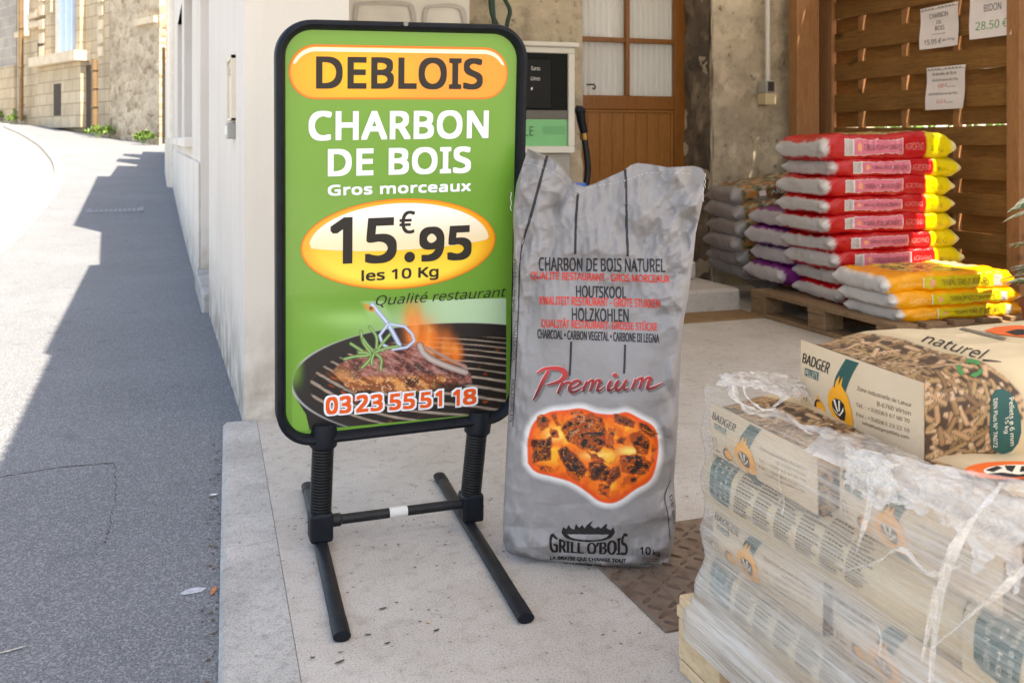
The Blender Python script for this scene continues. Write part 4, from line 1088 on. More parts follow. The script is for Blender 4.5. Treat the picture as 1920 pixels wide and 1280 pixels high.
# script word with a soft shadow
prem = [([(1000, 750), (1008, 736), (1018, 715), (1029, 695)], [2, 5, 6, 5]), ([(1006, 700), (1020, 692), (1040, 690), (1054, 693), (1060, 702), (1052, 713), (1036, 719), (1024, 721)], [2, 5, 6, 8, 9, 6, 4, 2]),
        ([(1046, 738), (1052, 724), (1056, 716)], [4, 5, 5]), ([(1054, 724), (1062, 717), (1070, 717)], [3, 4, 5]),
        ([(1068, 728), (1080, 724), (1088, 717), (1082, 713), (1072, 719), (1068, 729), (1074, 735), (1086, 730), (1094, 724)], [3, 3, 4, 4, 5, 6, 5, 3, 2]),
        ([(1093, 734), (1098, 722), (1101, 714)], [4, 5, 4]), ([(1099, 722), (1107, 714), (1112, 714), (1110, 724), (1106, 733)], [2, 4, 5, 5, 4]), ([(1110, 723), (1119, 713), (1125, 714), (1122, 724), (1120, 732), (1127, 730), (1134, 724)], [2, 4, 5, 5, 4, 3, 2]),
        ([(1146, 713), (1142, 722), (1141, 731), (1148, 729), (1154, 723)], [4, 6, 5, 3, 2]), ([(1160, 712), (1155, 722), (1156, 731), (1164, 728), (1171, 718), (1175, 711)], [4, 6, 5, 4, 4, 4]), ([(1175, 711), (1170, 722), (1171, 730), (1179, 727)], [4, 5, 4, 2]),
        ([(1184, 730), (1190, 717), (1192, 710)], [4, 5, 4]), ([(1190, 718), (1198, 710), (1204, 710), (1202, 720), (1198, 729)], [2, 4, 5, 5, 4]), ([(1202, 719), (1212, 709), (1219, 709), (1216, 719), (1214, 728), (1226, 726), (1243, 717)], [2, 4, 5, 6, 5, 4, 1.5])]
dot = poly_tris(ell(1153, 703, 4.6, 4.2, 16))
prs = [stroke(p, [w * 1.2 for w in ws], 8) for p, ws in prem] + [dot]
on_sack([(v + np.array([3.5, 4]), t) for v, t in prs], "script_shadow", ink("grey shadow ink", S(112, 108, 108), .6, .2), .0010, .005)
on_sack([((v - v.mean(0)) * 1.0 + v.mean(0) + np.array([-.9, -1.0]), t) for v, t in prs], "script_edge", ink("pale pink ink", S(226, 186, 186), .6), .0013, .005)
on_sack(prs, "script", painted("crimson ink", .5, .3), .0017, .005, lambda X, Y: (lambda f: lin((196, 62, 62)) * (1 - f) + lin((104, 40, 40)) * f)(sstep(690, 742, Y)[:, None]))
# ember picture
blob = [tuple(p) for p in bez([(989, 850), (990, 822), (1002, 790), (1030, 772), (1062, 768), (1090, 765), (1120, 774), (1152, 776), (1175, 772), (1200, 784), (1226, 800), (1234, 832), (1230, 872), (1218, 900), (1190, 918), (1165, 936), (1145, 943), (1122, 938), (1098, 920), (1070, 903), (1036, 893), (1004, 884), (990, 868)], 5)]
def coal(P, hot=.3): return P, hot
coals = [coal([(1056, 806), (1066, 788), (1085, 778), (1108, 777), (1128, 786), (1137, 806), (1136, 832), (1118, 845), (1090, 838), (1064, 826)], .45), coal([(1008, 782), (1020, 776), (1030, 784), (1030, 800), (1014, 810), (1008, 798)], .35), coal([(1034, 778), (1042, 776), (1050, 796), (1044, 802)], .4),
         coal([(997, 826), (1032, 820), (1034, 862), (1002, 866)], .1), coal([(1046, 846), (1062, 836), (1102, 878), (1084, 905), (1068, 890)], .1), coal([(1104, 868), (1128, 862), (1146, 880), (1140, 900), (1108, 900)], .1), coal([(1148, 876), (1162, 872), (1165, 892), (1142, 912), (1138, 902)], .2),
         coal([(1152, 776), (1166, 776), (1190, 790), (1188, 802), (1152, 792)], .2), coal([(1198, 792), (1212, 794), (1232, 812), (1228, 824), (1204, 808)], .15), coal([(1180, 814), (1200, 808), (1218, 826), (1214, 852), (1196, 850)], .45), coal([(1154, 820), (1172, 822), (1170, 834), (1156, 832)], .2), coal([(1164, 854), (1204, 852), (1220, 868), (1212, 890), (1166, 884)], .5), coal([(1100, 846), (1118, 850), (1140, 868), (1110, 862)], .5), coal([(1030, 800), (1046, 806), (1050, 822), (1036, 818)], .6), coal([(1140, 800), (1152, 806), (1150, 840), (1138, 838)], .6), coal([(1062, 770), (1090, 768), (1094, 776), (1070, 780)], .7), coal([(1006, 870), (1034, 874), (1040, 886), (1014, 880)], .6), coal([(1120, 906), (1144, 910), (1140, 930), (1124, 926)], .8), coal([(1168, 892), (1196, 894), (1184, 908), (1168, 906)], .7), coal([(1222, 832), (1231, 840), (1226, 866), (1218, 858)], .5), coal([(1066, 884), (1082, 892), (1090, 908), (1074, 900)], .7)]
def paint_coals(X, Y):
    d = sdf_poly(X, Y, blob)
    C = np.zeros(X.shape + (3,)) + lin((146, 142, 142))
    C = blend(C, sstep(14, 1, d) * .85, (234, 232, 230))
    n = fbm(X * .035, Y * .035, 3); n2 = fbm(X * .09, Y * .09, 6, 5); n3 = fbm(X * .2, Y * .2, 9, 5)
    f = np.zeros(X.shape + (3,)) + lin((238, 84, 26))
    f = blend(f, sstep(-2, -16, d), (246, 118, 28)); f = blend(f, sstep(-14, -34, d) * sstep(.45, .65, n), (252, 178, 48)); f = blend(f, sstep(.5, .35, n2) * .55, (214, 78, 18))
    f = blend(f, np.exp(-(((X - 1040) / 16) ** 2 + ((Y - 815) / 10) ** 2)) + np.exp(-(((X - 1182) / 22) ** 2 + ((Y - 845) / 8) ** 2)) + .8 * np.exp(-(((X - 1118) / 26) ** 2 + ((Y - 853) / 7) ** 2)), (255, 226, 120))
    m = sstep(1.5, -1.5, d)
    C = C * (1 - m[..., None]) + f * m[..., None]
    for P, hot in coals:
        _c = np.mean(np.array(P), 0); P = [tuple(_c + (np.array(p) - _c) * 1.06) for p in P]
        dd = sdf_poly(X, Y, P) + 5 * (n2 - .5) * 2
        mk = sstep(1.4, -1.0, dd)
        c = np.zeros(X.shape + (3,)) + lin((38, 26, 22)); c = blend(c, sstep(.52, .66, n3) * .7, (112, 70, 50))
        c = blend(c, sstep(.58, .5 - .0, fbm(X * .09 + Y * .05, Y * .16, 12)) * hot, (226, 96, 26)); c = blend(c, sstep(-4, 0, dd) * .6, (210, 84, 22)); cr = np.abs(fbm(X * .07 + P[0][0], Y * .07, 4) - .5); c = blend(c, sstep(.022, .006, cr) * .8, (244, 130, 30))
        C = C * (1 - mk[..., None]) + c * mk[..., None]
    c = sstep(.56, .66, n3) * sstep(12, -8, np.hypot(X - 1088, Y - 796) - 22)
    return blend(C, c * .8, (190, 140, 104))
gx_, gy_ = np.meshgrid(np.linspace(972, 1252, 190), np.linspace(750, 962, 150), indexing='ij')
gv = np.stack([gx_.ravel(), gy_.ravel()], 1); gf = grid_faces(190, 150); dd = sdf_poly(gv[:, 0], gv[:, 1], blob); keep = (dd[gf] < 15.5).all(1)
gf = gf[keep]; tri = np.concatenate([gf[:, [0, 1, 2]], gf[:, [0, 2, 3]]])
on_sack(None, "ember_picture", painted("ember print", .5, .35), .0009, 1, paint_coals, (gv, tri))
# maker's emblem
def arc_warp(V, x0, x1, ytop, ybot):
    u = V[:, 0]; yt = ytop(u); yb = ybot(u); return np.stack([x0 + (x1 - x0) * u, yb + (yt - yb) * V[:, 1]], 1)
Vt, Tt, _ = text_tris("GRILL O’BOIS", 0, 0, 1.0)
Vt, Tt = refine(Vt, Tt, .05)
bowl = lambda u: 997 + 18 * np.sqrt(np.clip(1 - ((u - .5) / .46) ** 2, 0, 1)) + 1.5
fl_ = [(1053, 996)] + [(1056, 987), (1062, 991), (1066, 983), (1071, 990), (1077, 992), (1080, 981), (1086, 989), (1092, 983), (1096, 990), (1101, 983), (1112, 975), (1107, 984), (1115, 990), (1122, 986), (1127, 990), (1134, 983), (1139, 981), (1137, 989), (1145, 993), (1150, 987), (1153, 996)]
ms = [(1053 + 100 * t, 998 + 17 * sqrt(max(0, 1 - (2 * t - 1) ** 2))) for t in np.linspace(1, 0, 20)]
cres = poly_tris(fl_ + ms)
hole_ = poly_tris([(1064 + 78 * t, 1001) for t in (0, 1)] + [(1064 + 78 * t, 1001 + 10.5 * sqrt(max(0, 1 - (2 * t - 1) ** 2))) for t in np.linspace(1, 0, 16)])
on_sack([cres], "emblem", i_blk, .0011, .004)
on_sack([(arc_warp(Vt, 1031, 1176, bowl, lambda u: 1034 + 6 * u) + np.array([dx, 0]), Tt) for dx in (-1.2, 0, 1.2)], "lettering", i_blk, .0012, .004)
for w_, q_, r_ in (("LA BRAISE QUI CHANGE TOUT", Q(1031, 1041, 1174, 1049, 6), .35), ("CHARBON DE", Q(1056, 1053, 1128, 1059, 4), .3), ("10", Q(1200, 1024, 1220, 1038, 1), .5), ("kg", Q(1224, 1030, 1237, 1042, 1), .3), ("À l’ensachage", Q(1204, 1044, 1236, 1047.5, 1), .05), ("Produit fragile", Q(1203, 1048.5, 1236, 1052, 1), .05), ("Craint l’humidité", Q(1201, 1053.5, 1237, 1057, 1), .05)):
    on_sack([txt(w_, q_)] if r_ < .1 else heavy(w_, q_, r_), "lettering", i_blk, .0011, .004)
on_sack([hole_], "emblem_gap", m_grey, .0016, .005)
# stitched seam along the top
st_ = []
sp_ = np.array(bez([(986, 306), (1010, 312), (1034, 322), (1052, 334), (1066, 352), (1078, 364), (1090, 360), (1110, 350), (1150, 344), (1180, 336), (1210, 326), (1260, 324), (1310, 327)], 9))
for k in range(0, len(sp_) - 1, 2):
    st_.append(stroke([tuple(sp_[k]), tuple((sp_[k] + sp_[k + 1]) / 2), tuple(sp_[k + 1])], 1.0, 2))
on_sack(st_, "stitching", ink("white thread", S(196, 194, 190), .8), .0013, .01)
fr_ = MB()
for px, y0, y1 in ((1322, 325, 352), (1319, 352, 378), (958, 360, 395)):
    P = [at_plane(px + 1.0 * sin(k * 1.7), y0 + (y1 - y0) * k / 8, BO + BN * .01, BN) for k in range(9)]; fr_.tube([tuple(p) for p in P], .0006, 5)
fr_.build("loose_thread", ink("thread", S(224, 222, 216), .8), ck)
# ================================================================== YARD THINGS
# ---- fuel pump
YP = 5.25
pp = thing("fuel_pump", "old fuel pump with black display and green panel in front of the stone wall", "fuel pump", (1.95, YP + .2, 0))
PX_ = lambda x, y, Y=YP: (float(at_y(x, y, Y)[0]), float(at_y(x, y, Y)[2]))
m_pw = simple("off white enamel", S(206, 202, 192), .45, .06, 6, .03, 80)
m_pg = simple("grey enamel", S(150, 146, 138), .5, .1, 6)
x1, zt = PX_(1078, 90); _, zb = PX_(1078, 287); x0 = x1 - .62
dp = .36
hd = MB(); hd.box(x0, x1, YP + .03, YP + dp, zb, zt, .006); hd.build("cabinet", m_pg, pp)
q = MB(); xi, zi = PX_(1066, 101); _, zj = PX_(1066, 274)
q.box(x0, x1, YP, YP + .029, zi, zt, .004); q.box(x0, x1, YP, YP + .029, zb, zj, .004); q.box(xi, x1, YP + .001, YP + .028, zj, zi, .003); q.box(x0, x0 + .05, YP + .001, YP + .028, zj, zi, .003)
q.build("bezel", m_pw, pp)
q = MB(); q.box(x0 - .02, x1 + .02, YP - .02, YP + dp + .02, zt, zt + .028, .006); q.build("lid", m_pw, pp)
q = MB(); q.box(x0 + .02, x1 - .01, YP + .04, YP + dp - .04, 0, zb, .006); q.build("base", m_pg, pp)
m_scr = simple("black display glass", (.004, .004, .0045, 1), .3, .1, 5, 0, 1, 0, .08)
_, za = PX_(1066, 207); _, zc = PX_(1066, 222)
ds = MB().box(x0 + .05, xi, YP + .018, YP + .0275, za, zi).build("display", m_scr, pp)
q = MB(); xa, zq = PX_(1036, 110); xb, zr = PX_(988, 207)
q.box(xb - .12, xa, YP + .004, YP + .0175, za + .004, zq, .006); q.build("counter_face", simple("matt black plastic", (.008, .008, .008, 1), .45, .2, 9, 0, 60, 0, .15), ds)
def flat_y(parts, name, mat, Y, parent):
    V, T = merge(parts); w_ = np.stack([V[:, 0], np.full(len(V), Y), V[:, 1]], 1); return meshobj(name, w_, T, mat, parent)
def yq(x0_, y0_, x1_, y1_, Y):
    a, b = at_y(x0_, (y0_ + y1_) / 2, Y), at_y(x1_, (y0_ + y1_) / 2, Y); t_, b_ = at_y((x0_ + x1_) / 2, y0_, Y)[2], at_y((x0_ + x1_) / 2, y1_, Y)[2]
    return [(a[0], b_), (b[0], b_), (b[0], t_), (a[0], t_)]
i_pl = ink("pump lettering", S(225, 222, 218), .5)
for w_ in (txt("Euros", yq(997, 125, 1013, 132, YP)), txt("Litres", yq(996, 144, 1013, 151, YP)), poly_tris([(p[0], p[1]) for p in yq(996, 164, 999, 169, YP)])): flat_y([w_], "lettering", i_pl, YP + .003, ds)
MB().box(x0 + .05, xi, YP + .012, YP + .0272, zc, za - .002).build("ledge", simple("dark ledge", S(82, 76, 70), .4), pp)
_, zg = PX_(1066, 224)
gp = MB().box(x0 + .05, xi, YP + .016, YP + .0271, zj, zg - .001).build("green_panel", simple("pump green panel", S(92, 176, 110), .2, .12, 4), pp)  # plain green panel colour
flat_y([txt("LE", yq(985, 237, 1002, 255, YP), .03)], "lettering", ink("dark green print", S(34, 60, 44), .5), YP + .0150, gp)
vq = yq(1020, 230, 1062, 262, YP)
flat_y([poly_tris(rrect(vq[0][0], vq[0][1] + .03, vq[1][0], vq[2][1] - .02, .01))], "faded_plate", ink("faded green", S(84, 160, 100), .3), YP + .0152, gp)
# nozzle and hose on its side
hc = lambda x, y, d=0: tuple(float(t) for t in at_y(x, y, YP + .12 + d))
nz = MB(); nz.tube([hc(1080, 204), hc(1086, 207), hc(1094, 212)], [.022, .03, .024], 12); nz.tube([hc(1088, 208), hc(1090, 226), hc(1095, 250)], [.03, .026, .022], 12); nz.build("nozzle", m_blk, pp, True)
nz = MB(); nz.tube([hc(1094.5, 250), hc(1096, 262)], .026, 12); nz.build("hose_joint", simple("brass", S(150, 110, 60), .35, .2, 20, 0, 1, .6), pp, True)
nz = MB(); nz.tube([tuple(p) for p in bez([hc(1096, 262), hc(1100, 290), hc(1102, 320), hc(1098, 350), hc(1085, 400), hc(1060, 440), hc(1040, 420, .1)], 6)], .019, 12); nz.build("hose", m_blk2, pp, True)
# ---- garden hose and dead leaves hanging on the stone wall
hs = thing("garden_hose", "dark green garden hose hanging on the stone wall above the fuel pump", "hose", (1.9, 5.7, 2))
m_hose = simple("dark green rubber", S(30, 66, 50), .4, .2, 10)
h2 = lambda x, y: tuple(float(t) for t in at_y(x, y, 5.76))
q = MB(); q.tube([tuple(p) for p in bez([h2(918, -60), h2(919, -10), h2(922, 25), h2(930, 42), h2(944, 70), h2(952, 40), h2(956, 20), h2(948, 2), h2(938, -20), h2(930, -60)], 6)], .014, 8); q.build("coil", m_hose, hs, True)
q = MB(); q.tube([tuple(p) for p in bez([h2(924, -60), h2(924, 0), h2(926, 40), h2(928, 90)], 6)], .014, 8); q.build("coil", m_hose, hs, True)
rg = random.Random(5); q = MB()
for k in range(26):
    x, y = 1.62 + rg.random() * .62, YP + .02 + rg.random() * .3; z = zt + .03 + rg.random() * .02; a = rg.uniform(0, pi); L = rg.uniform(.02, .05)
    d = Vector((cos(a), sin(a) * .6, rg.uniform(-.2, .3))) * L; w_ = Vector((-sin(a), cos(a), .3)) * L * .4; p = Vector((x, y, z)); q.add([p, p + d + w_, p + 2 * d, p + d - w_], [(0, 1, 2, 3)])
tag(q.build("leaf_litter", simple("dry twigs", S(112, 104, 74), .9, .3, 30)), "dry leaves and twigs lying on top of the fuel pump", "leaves", None, "stuff")
# ---- switch box with conduit on the stone wall
sw = thing("light_switch", "grey and beige light switch fed by a white conduit on the stone wall", "light switch", (3.9, 5.86, 1.2))
YS = 5.86
a0, za = (float(v) for v in at_y(1437, 152, YS)[[0, 2]]); s_ = .098 / 26
MB().tube([(a0 + .004, YS - .01, za), (a0 - .0, YS - .01, 3.0)], .0165, 12).build("conduit", simple("white conduit", S(206, 202, 198), .45, .05), sw, True)
MB().box(a0 - .036, a0 + .036, YS - .05, YS + .05, za - .085, za, .005).build("upper_box", simple("grey plastic", S(168, 164, 158), .45, .06), sw)
MB().box(a0 - .024, a0 + .026, YS - .056, YS - .0505, za - .075, za - .008, .003).build("rocker", simple("dark rocker", S(62, 58, 56), .35), sw)
MB().box(a0 - .042, a0 + .044, YS - .055, YS + .05, za - .165, za - .087, .005).build("lower_box", simple("beige plastic", S(200, 184, 150), .5, .06), sw)

# ---- woven timber fence panel with posts and beam
XFc = 4.44
m_fence = wood_mat("treated fence slat", S(108, 74, 36), S(144, 104, 54), (10, 1.1, 22), .7, .25, 2.6, 1.6)
m_post = wood_mat("planed timber post", S(146, 102, 64), S(168, 122, 82), (12, 12, 1.6), .65, .2, 3)
fn = thing("timber_fence", "brown timber slat fence panel between two wooden posts beside the sacks", "fence", (XFc, 5, 0))
ya, yb = 4.17, 5.80
rows = []; z = .16; k = 0
rg = random.Random(21)
while z < 2.0:
    h = .112; yl = []
    frontrow = k % 2 == 0; o_ = (-.030 if frontrow else .016) ; n_ = 26
    V = []
    wob = [rg.uniform(-.004, .004) for _ in range(4)]
    ys = np.linspace(ya + .045, yb - .0, n_)
    for y in ys:
        bow = (.006 if frontrow else -.006) * sin((y - ya) * 2 * pi / .43 + 1); zz = wob[0] + wob[1] * sin(y * 1.3) + (.012 * sin((y - ya) * 1.7 + k * 2) if k % 5 == 3 else 0)
        for dx, dz in ((0, 0), (0, h), (.014, h), (.014, 0)): V.append((XFc + o_ + bow + dx, y, z + dz + zz + wob[2] * (1 if dz else -1)))
    Fs = [(i * 4 + j, i * 4 + (j + 1) % 4, (i + 1) * 4 + (j + 1) % 4, (i + 1) * 4 + j) for i in range(n_ - 1) for j in range(4)] + [(0, 1, 2, 3), ((n_ - 1) * 4 + 3, (n_ - 1) * 4 + 2, (n_ - 1) * 4 + 1, (n_ - 1) * 4)]
    meshobj("slat", V, Fs, m_fence, fn)
    z += .100 + (.016 if k in (3, 8, 11, 14) else 0); k += 1
for i_, y in enumerate((4.62, 5.05, 5.46)):
    MB().box(XFc - .0145, XFc + .0145, y - .022, y + .022, .1, 2.06).build("batten", m_post, fn)
for y in (ya, yb + .01):
    q = MB(); q.box(XFc - .055, XFc + .045, y - .045, y + .045, -.05, 2.9, .004); q.build("post", m_post, fn)
q = MB(); q.box(XFc - .06, XFc - .02, yb - .10, yb - .046, .1, 2.0, .003); q.build("frame_rail", m_post, fn)
q = MB(); q.box(XFc - .05, XFc + .04, ya + .046, yb - .046, 2.075, 2.14, .004); q.build("frame_rail", m_post, fn)
# unseen second panel added after a gap; its battens split the sun into stripes
f2 = thing("timber_fence", "added second fence panel out of view, its upright battens striping the sun", "fence", (XFc, 3, 0))
MB().box(XFc - .012, XFc + .012, 2.0, 3.98, .1, 2.05).build("boards", m_fence, f2)
for y in (2.0, 4.02): MB().box(XFc - .045, XFc + .045, y - .045, y + .045, -.05, 2.9, .004).build("post", m_post, f2)
for k in range(8): MB().box(XFc - .012, XFc + .012, 3.30 + .085 * k, 3.345 + .085 * k, 2.051, 2.8).build("batten", m_post, f2)
tag(MB().box(4.1, 4.28, 5.70, 5.80, -.05, 2.9, .005).build("timber_post", m_post), "square timber post against the stone wall at the corner of the fence", "post")
bm_ = thing("timber_beam", "weathered round timber beam running above the fence", "beam", (4.3, 5, 2.1))
MB().tube([(4.30, 5.69, 1.99), (4.28, 5.0, 2.03), (4.26, 4.1, 2.08)], [.05, .047, .045], 12).build("log", m_fence, bm_, True)
# added battens on the second panel above split the sun that reaches the sacks
# ---- hedge far behind the fence
def hedge(name, lab, x, y, lx, ly, h, n, seed):
    rg = np.random.RandomState(seed); q = rg.rand(n, 3); P = np.stack([x + (q[:, 0] - .5) * lx, y + (q[:, 1] - .5) * ly, .1 + q[:, 2] * h], 1)
    d = rg.randn(n, 3); d /= np.linalg.norm(d, axis=1, keepdims=True); w_ = np.cross(d, rg.randn(n, 3)); w_ /= np.linalg.norm(w_, axis=1, keepdims=True)
    s = rg.uniform(.04, .08, (n, 1)); V = np.stack([P, P + d * s + w_ * s * .4, P + 2 * d * s, P + d * s - w_ * s * .4], 1).reshape(-1, 3)
    t = thing(name, lab, "hedge", (x, y, 0)); meshobj("foliage", V, np.arange(4 * n).reshape(-1, 4), simple("hedge leaf", S(96, 130, 44), .5, .3, 9), t)
    q = MB()
    for k in range(5): q.tube([(x, y - ly / 2 + ly * (k + .5) / 5, -.2), (x + .05, y - ly / 2 + ly * (k + .5) / 5, h * .8)], .02, 6)
    q.build("stems", m_fence, t)
hedge("hedge", "sunlit green hedge seen through the gaps of the timber fence", 7.2, 6.0, .8, 7.0, 2.0, 5200, 9)

# ---- price notices pinned on the fence
m_paper = simple("white laminated paper", S(226, 222, 226), .25, .04, 5)
i_txt = ink("notice black", S(44, 42, 44), .5); i_gr = ink("notice green", S(66, 150, 80), .5); i_rd = ink("notice red", S(214, 92, 84), .5)
XN = XFc - .042
def notice(lab, qpx, lines, holes=True):
    """qpx: photo corners bottom left, bottom right, top right, top left"""
    q = np.array([at_x(x, y, XN) for x, y in qpx])
    t = thing("price_notice", lab, "price notice", tuple(q.mean(0)))
    n = 12; u, v = np.meshgrid(np.linspace(0, 1, n), np.linspace(0, 1, n), indexing='ij')
    yz = quad_map(np.stack([u.ravel(), v.ravel()], 1), q[:, 1:])
    curl = lambda u, v: XN - .012 * (np.abs(2 * u - 1) ** 3) * (1 - v) - .004 * np.sin(v * 7 + u * 2)
    V = np.stack([curl(u.ravel(), v.ravel()), yz[:, 0], yz[:, 1]], 1)
    V2 = V + [.0012, 0, 0]; g = grid_faces(n, n)
    sh_ = meshobj("sheet", np.concatenate([V, V2]), np.concatenate([g, g[:, ::-1] + n * n]), m_paper, t, True)
    def put(name, items, mat):
        A, T = merge(items); A, T = refine(A, T, .08); yz = quad_map(A, q[:, 1:]); meshobj(name, np.stack([curl(A[:, 0], A[:, 1]) - .0012, yz[:, 0], yz[:, 1]], 1), T, mat, sh_)
    uq = lambda a, b, c, d: [(a, b), (c, b), (c, d), (a, d)]
    by = {}
    for s, a, b, c, d, m, bo in lines: by.setdefault(m.name, (m, []))[1].append(txt(s, uq(a, b, c, d), bo))
    for m, it in by.values():
        for w_ in it: put("lettering", [w_], m)
    if holes: put("punch_strip", [poly_tris(uq(.04 + .09 * k, .945, .09 + .09 * k, .962)) for k in range(10) if k != 4] + [poly_tris(uq(0, .925, 1, .934))], i_txt)
notice("white price notice for charcoal at 15.95 on the fence", [(1727, 94), (1799, 85), (1797, 3), (1726, 18)], [("CHARBON", .24, .72, .74, .83, i_txt, .03), ("DE", .42, .57, .54, .65, i_txt, .03), ("BOIS", .38, .42, .62, .52, i_txt, .03), ("Qualité Restaurant", .30, .31, .66, .35, i_txt, 0), ("15.95 €", .12, .1, .55, .22, i_txt, .03), ("les 10 kg", .58, .12, .9, .2, i_txt, -.003)])
notice("white price notice in large letters at the right end of the fence", [(1821, 75), (1900, 65), (1900, -52), (1818, -34)], [("PETROLE en", .12, .66, .92, .78, i_txt, .02), ("BIDON", .32, .44, .72, .56, i_txt, .02), ("28.50 €", .14, .14, .88, .28, i_gr, .01)], False)
notice("lower white price notice with red prices on the fence", [(1738, 207), (1809, 203), (1811, 121), (1738, 128)], [("Granulés de Bois", .15, .8, .78, .88, i_txt, 0), ("BADGER Norme Din Plus", .14, .66, .82, .72, i_txt, .01), ("4,80 €", .28, .50, .52, .6, i_rd, .02), ("le sac de 15kg", .54, .50, .74, .54, i_txt, 0), ("BADGER Norme Din Plus", .08, .34, .80, .40, i_txt, .01), ("4,65 €", .28, .13, .52, .23, i_rd, .02), ("par palette", .54, .14, .7, .18, i_txt, 0)])

# ---- euro pallets
def pallet_parts(t, wood, L=1.2, W=.8):
    """long side along local +y, corner at the origin"""
    for k in range(5):
        x = k * (W - .12) / 4; MB().box(x, x + .12, 0, L, .122, .144, .002).build("deck_board", wood, t, local=True)
    for y in (0, .5275, 1.055): MB().box(0, W, y, y + .145, .1, .1215, .002).build("cross_board", wood, t, local=True)
    for x in (0, .3275, .655 if W > .7 else W - .145):
        MB().box(x, x + .12, 0, L, 0, .022, .002).build("bottom_board", wood, t, local=True)
        for y in (0, .5275, 1.055): MB().box(x + .002, x + .120, y + .002, y + .143, .0225, .0995, .004).build("block", wood, t, local=True)
m_oldw = wood_mat("weathered pallet wood", S(122, 96, 70), S(148, 120, 92), (7, 3, 7), .9, .3, 0)
m_neww = wood_mat("fresh pallet wood", S(206, 176, 138), S(224, 198, 162), (9, 3, 9), .8, .2, 0)
pa = thing("pallet", "weathered brown wooden pallet under the red and yellow compost sacks", "pallet", (3.22, 3.72, 0)); pallet_parts(pa, m_oldw)

# ---- compost sacks
def cube_pts(nx, ny, nz):
    V = []; Fc = []
    def face(fn, a, b):
        base = len(V)
        for i in range(a + 1):
            for j in range(b + 1): V.append(fn(2 * i / a - 1, 2 * j / b - 1))
        for i in range(a):
            for j in range(b): Fc.append((base + i * (b + 1) + j, base + (i + 1) * (b + 1) + j, base + (i + 1) * (b + 1) + j + 1, base + i * (b + 1) + j + 1))
    face(lambda u, v: (u, v, 1), nx, ny); face(lambda u, v: (v, u, -1), ny, nx)
    face(lambda u, v: (u, -1, v), nx, nz); face(lambda u, v: (v, 1, u), nz, nx)
    face(lambda u, v: (1, u, v), ny, nz); face(lambda u, v: (-1, v, u), nz, ny)
    return np.array(V, float), Fc
_cp = cube_pts(56, 36, 12)
def sack_shape(seed, pa=10, pb=4.2, ears=.09):
    """unit sack: points in [-1, 1]^3 squeezed to a filled pillow with pinched corners"""
    V = _cp[0].copy(); V = np.sign(V) * np.abs(V) ** np.array([.9, .9, 1.0]); lo = np.zeros(len(V)); hi = np.full(len(V), 1.0)
    for _ in range(30):
        m = (lo + hi) / 2; f = (np.abs(V * m[:, None]) ** np.array([pa, pa, pb])).sum(1); lo = np.where(f < 1, m, lo); hi = np.where(f < 1, hi, m)
    P = V * lo[:, None]
    e = np.exp(-((np.abs(P[:, 0]) - .93) ** 2 + (np.abs(P[:, 1]) - .93) ** 2) / .02 - (P[:, 2] / .35) ** 2)
    P[:, 0] += np.sign(P[:, 0]) * ears * e; P[:, 1] += np.sign(P[:, 1]) * ears * .6 * e
    return P
def sack_disp(P, L, W, T, seed, wr=.012):
    """unit sack point -> metres, with the wrinkles and slump of that one sack"""
    w = P * np.array([L, W, T]) / 2
    n = ridge(w[:, 0] * 9 + seed * 3.1, w[:, 1] * 9, w[:, 2] * 16, 2, 1.5) - .4; n2 = ridge(w[:, 0] * 30 + seed, w[:, 1] * 30, w[:, 2] * 24 + 3, 2, 2.5) - .3
    n3 = ridge((w[:, 0] + w[:, 2]) * 20 + seed, w[:, 1] * 16 - w[:, 0] * 6, seed, 2, 3) - .3
    lowf = fbm(w[:, 0] * 3.5 + seed * 5.3, w[:, 1] * 3.5, seed) - .5
    nr = P / np.array([L, W, T]); nr /= np.linalg.norm(nr, axis=1, keepdims=True) + 1e-9
    endf = sstep(.6, 1.0, np.maximum(abs(P[:, 0]), abs(P[:, 1])))
    mid = sstep(.95, .6, np.abs(P[:, 2]))
    w = w + nr * (wr * n * (.4 + .6 * endf) + wr * .55 * n2 * endf + wr * .35 * n3 * (1 - .6 * mid))[:, None]
    w[:, 2] += lowf * T * .34 * sstep(-.2, .6, P[:, 2]) - .006 * np.abs(P[:, 0]) ** 3 * (fbm(w[:, 1] * 4, seed, 2) * 2)
    w[:, 1] += .02 * (fbm(w[:, 0] * 2.2 + seed * 2.7, seed, 4) - .5)
    return w
def sack_mesh(name, L, W, T, seed, colour, mat, pa=10, pb=4.2, wr=.012):
    P = sack_shape(seed, pa, pb); w = sack_disp(P, L, W, T, seed, wr)
    return meshobj(name, w, _cp[1], mat, None, True, cols=colour(P, w))
m_plas = NT("printed sack plastic")
_a = m_plas.n("Attribute", attribute_name="Col"); _v = m_plas.coord((1, 1, 2.2))
m_plas = m_plas.done(_a.outputs[0], .27, m_plas.bump(m_plas.noise(28, 5, _v, .62, 1.0), .35, .012, m_plas.bump(m_plas.noise(95, 3, _v), .12, .004)), 0, .5)
def L3(c): return np.array(lin(c))
def side_pt(L, W, T, seed, x, z, out, pa=10, pb=4.2, wr=.012):
    """a point of the print on the long side that faces the street (unit x, z)"""
    y = -np.clip(1 - np.abs(x) ** pa - np.abs(z) ** pb, 0.02, 1) ** (1 / pa)
    w = sack_disp(np.stack([x, y, z], 1), L, W, T, seed, wr); w[:, 1] -= out; return w
_dc = {}
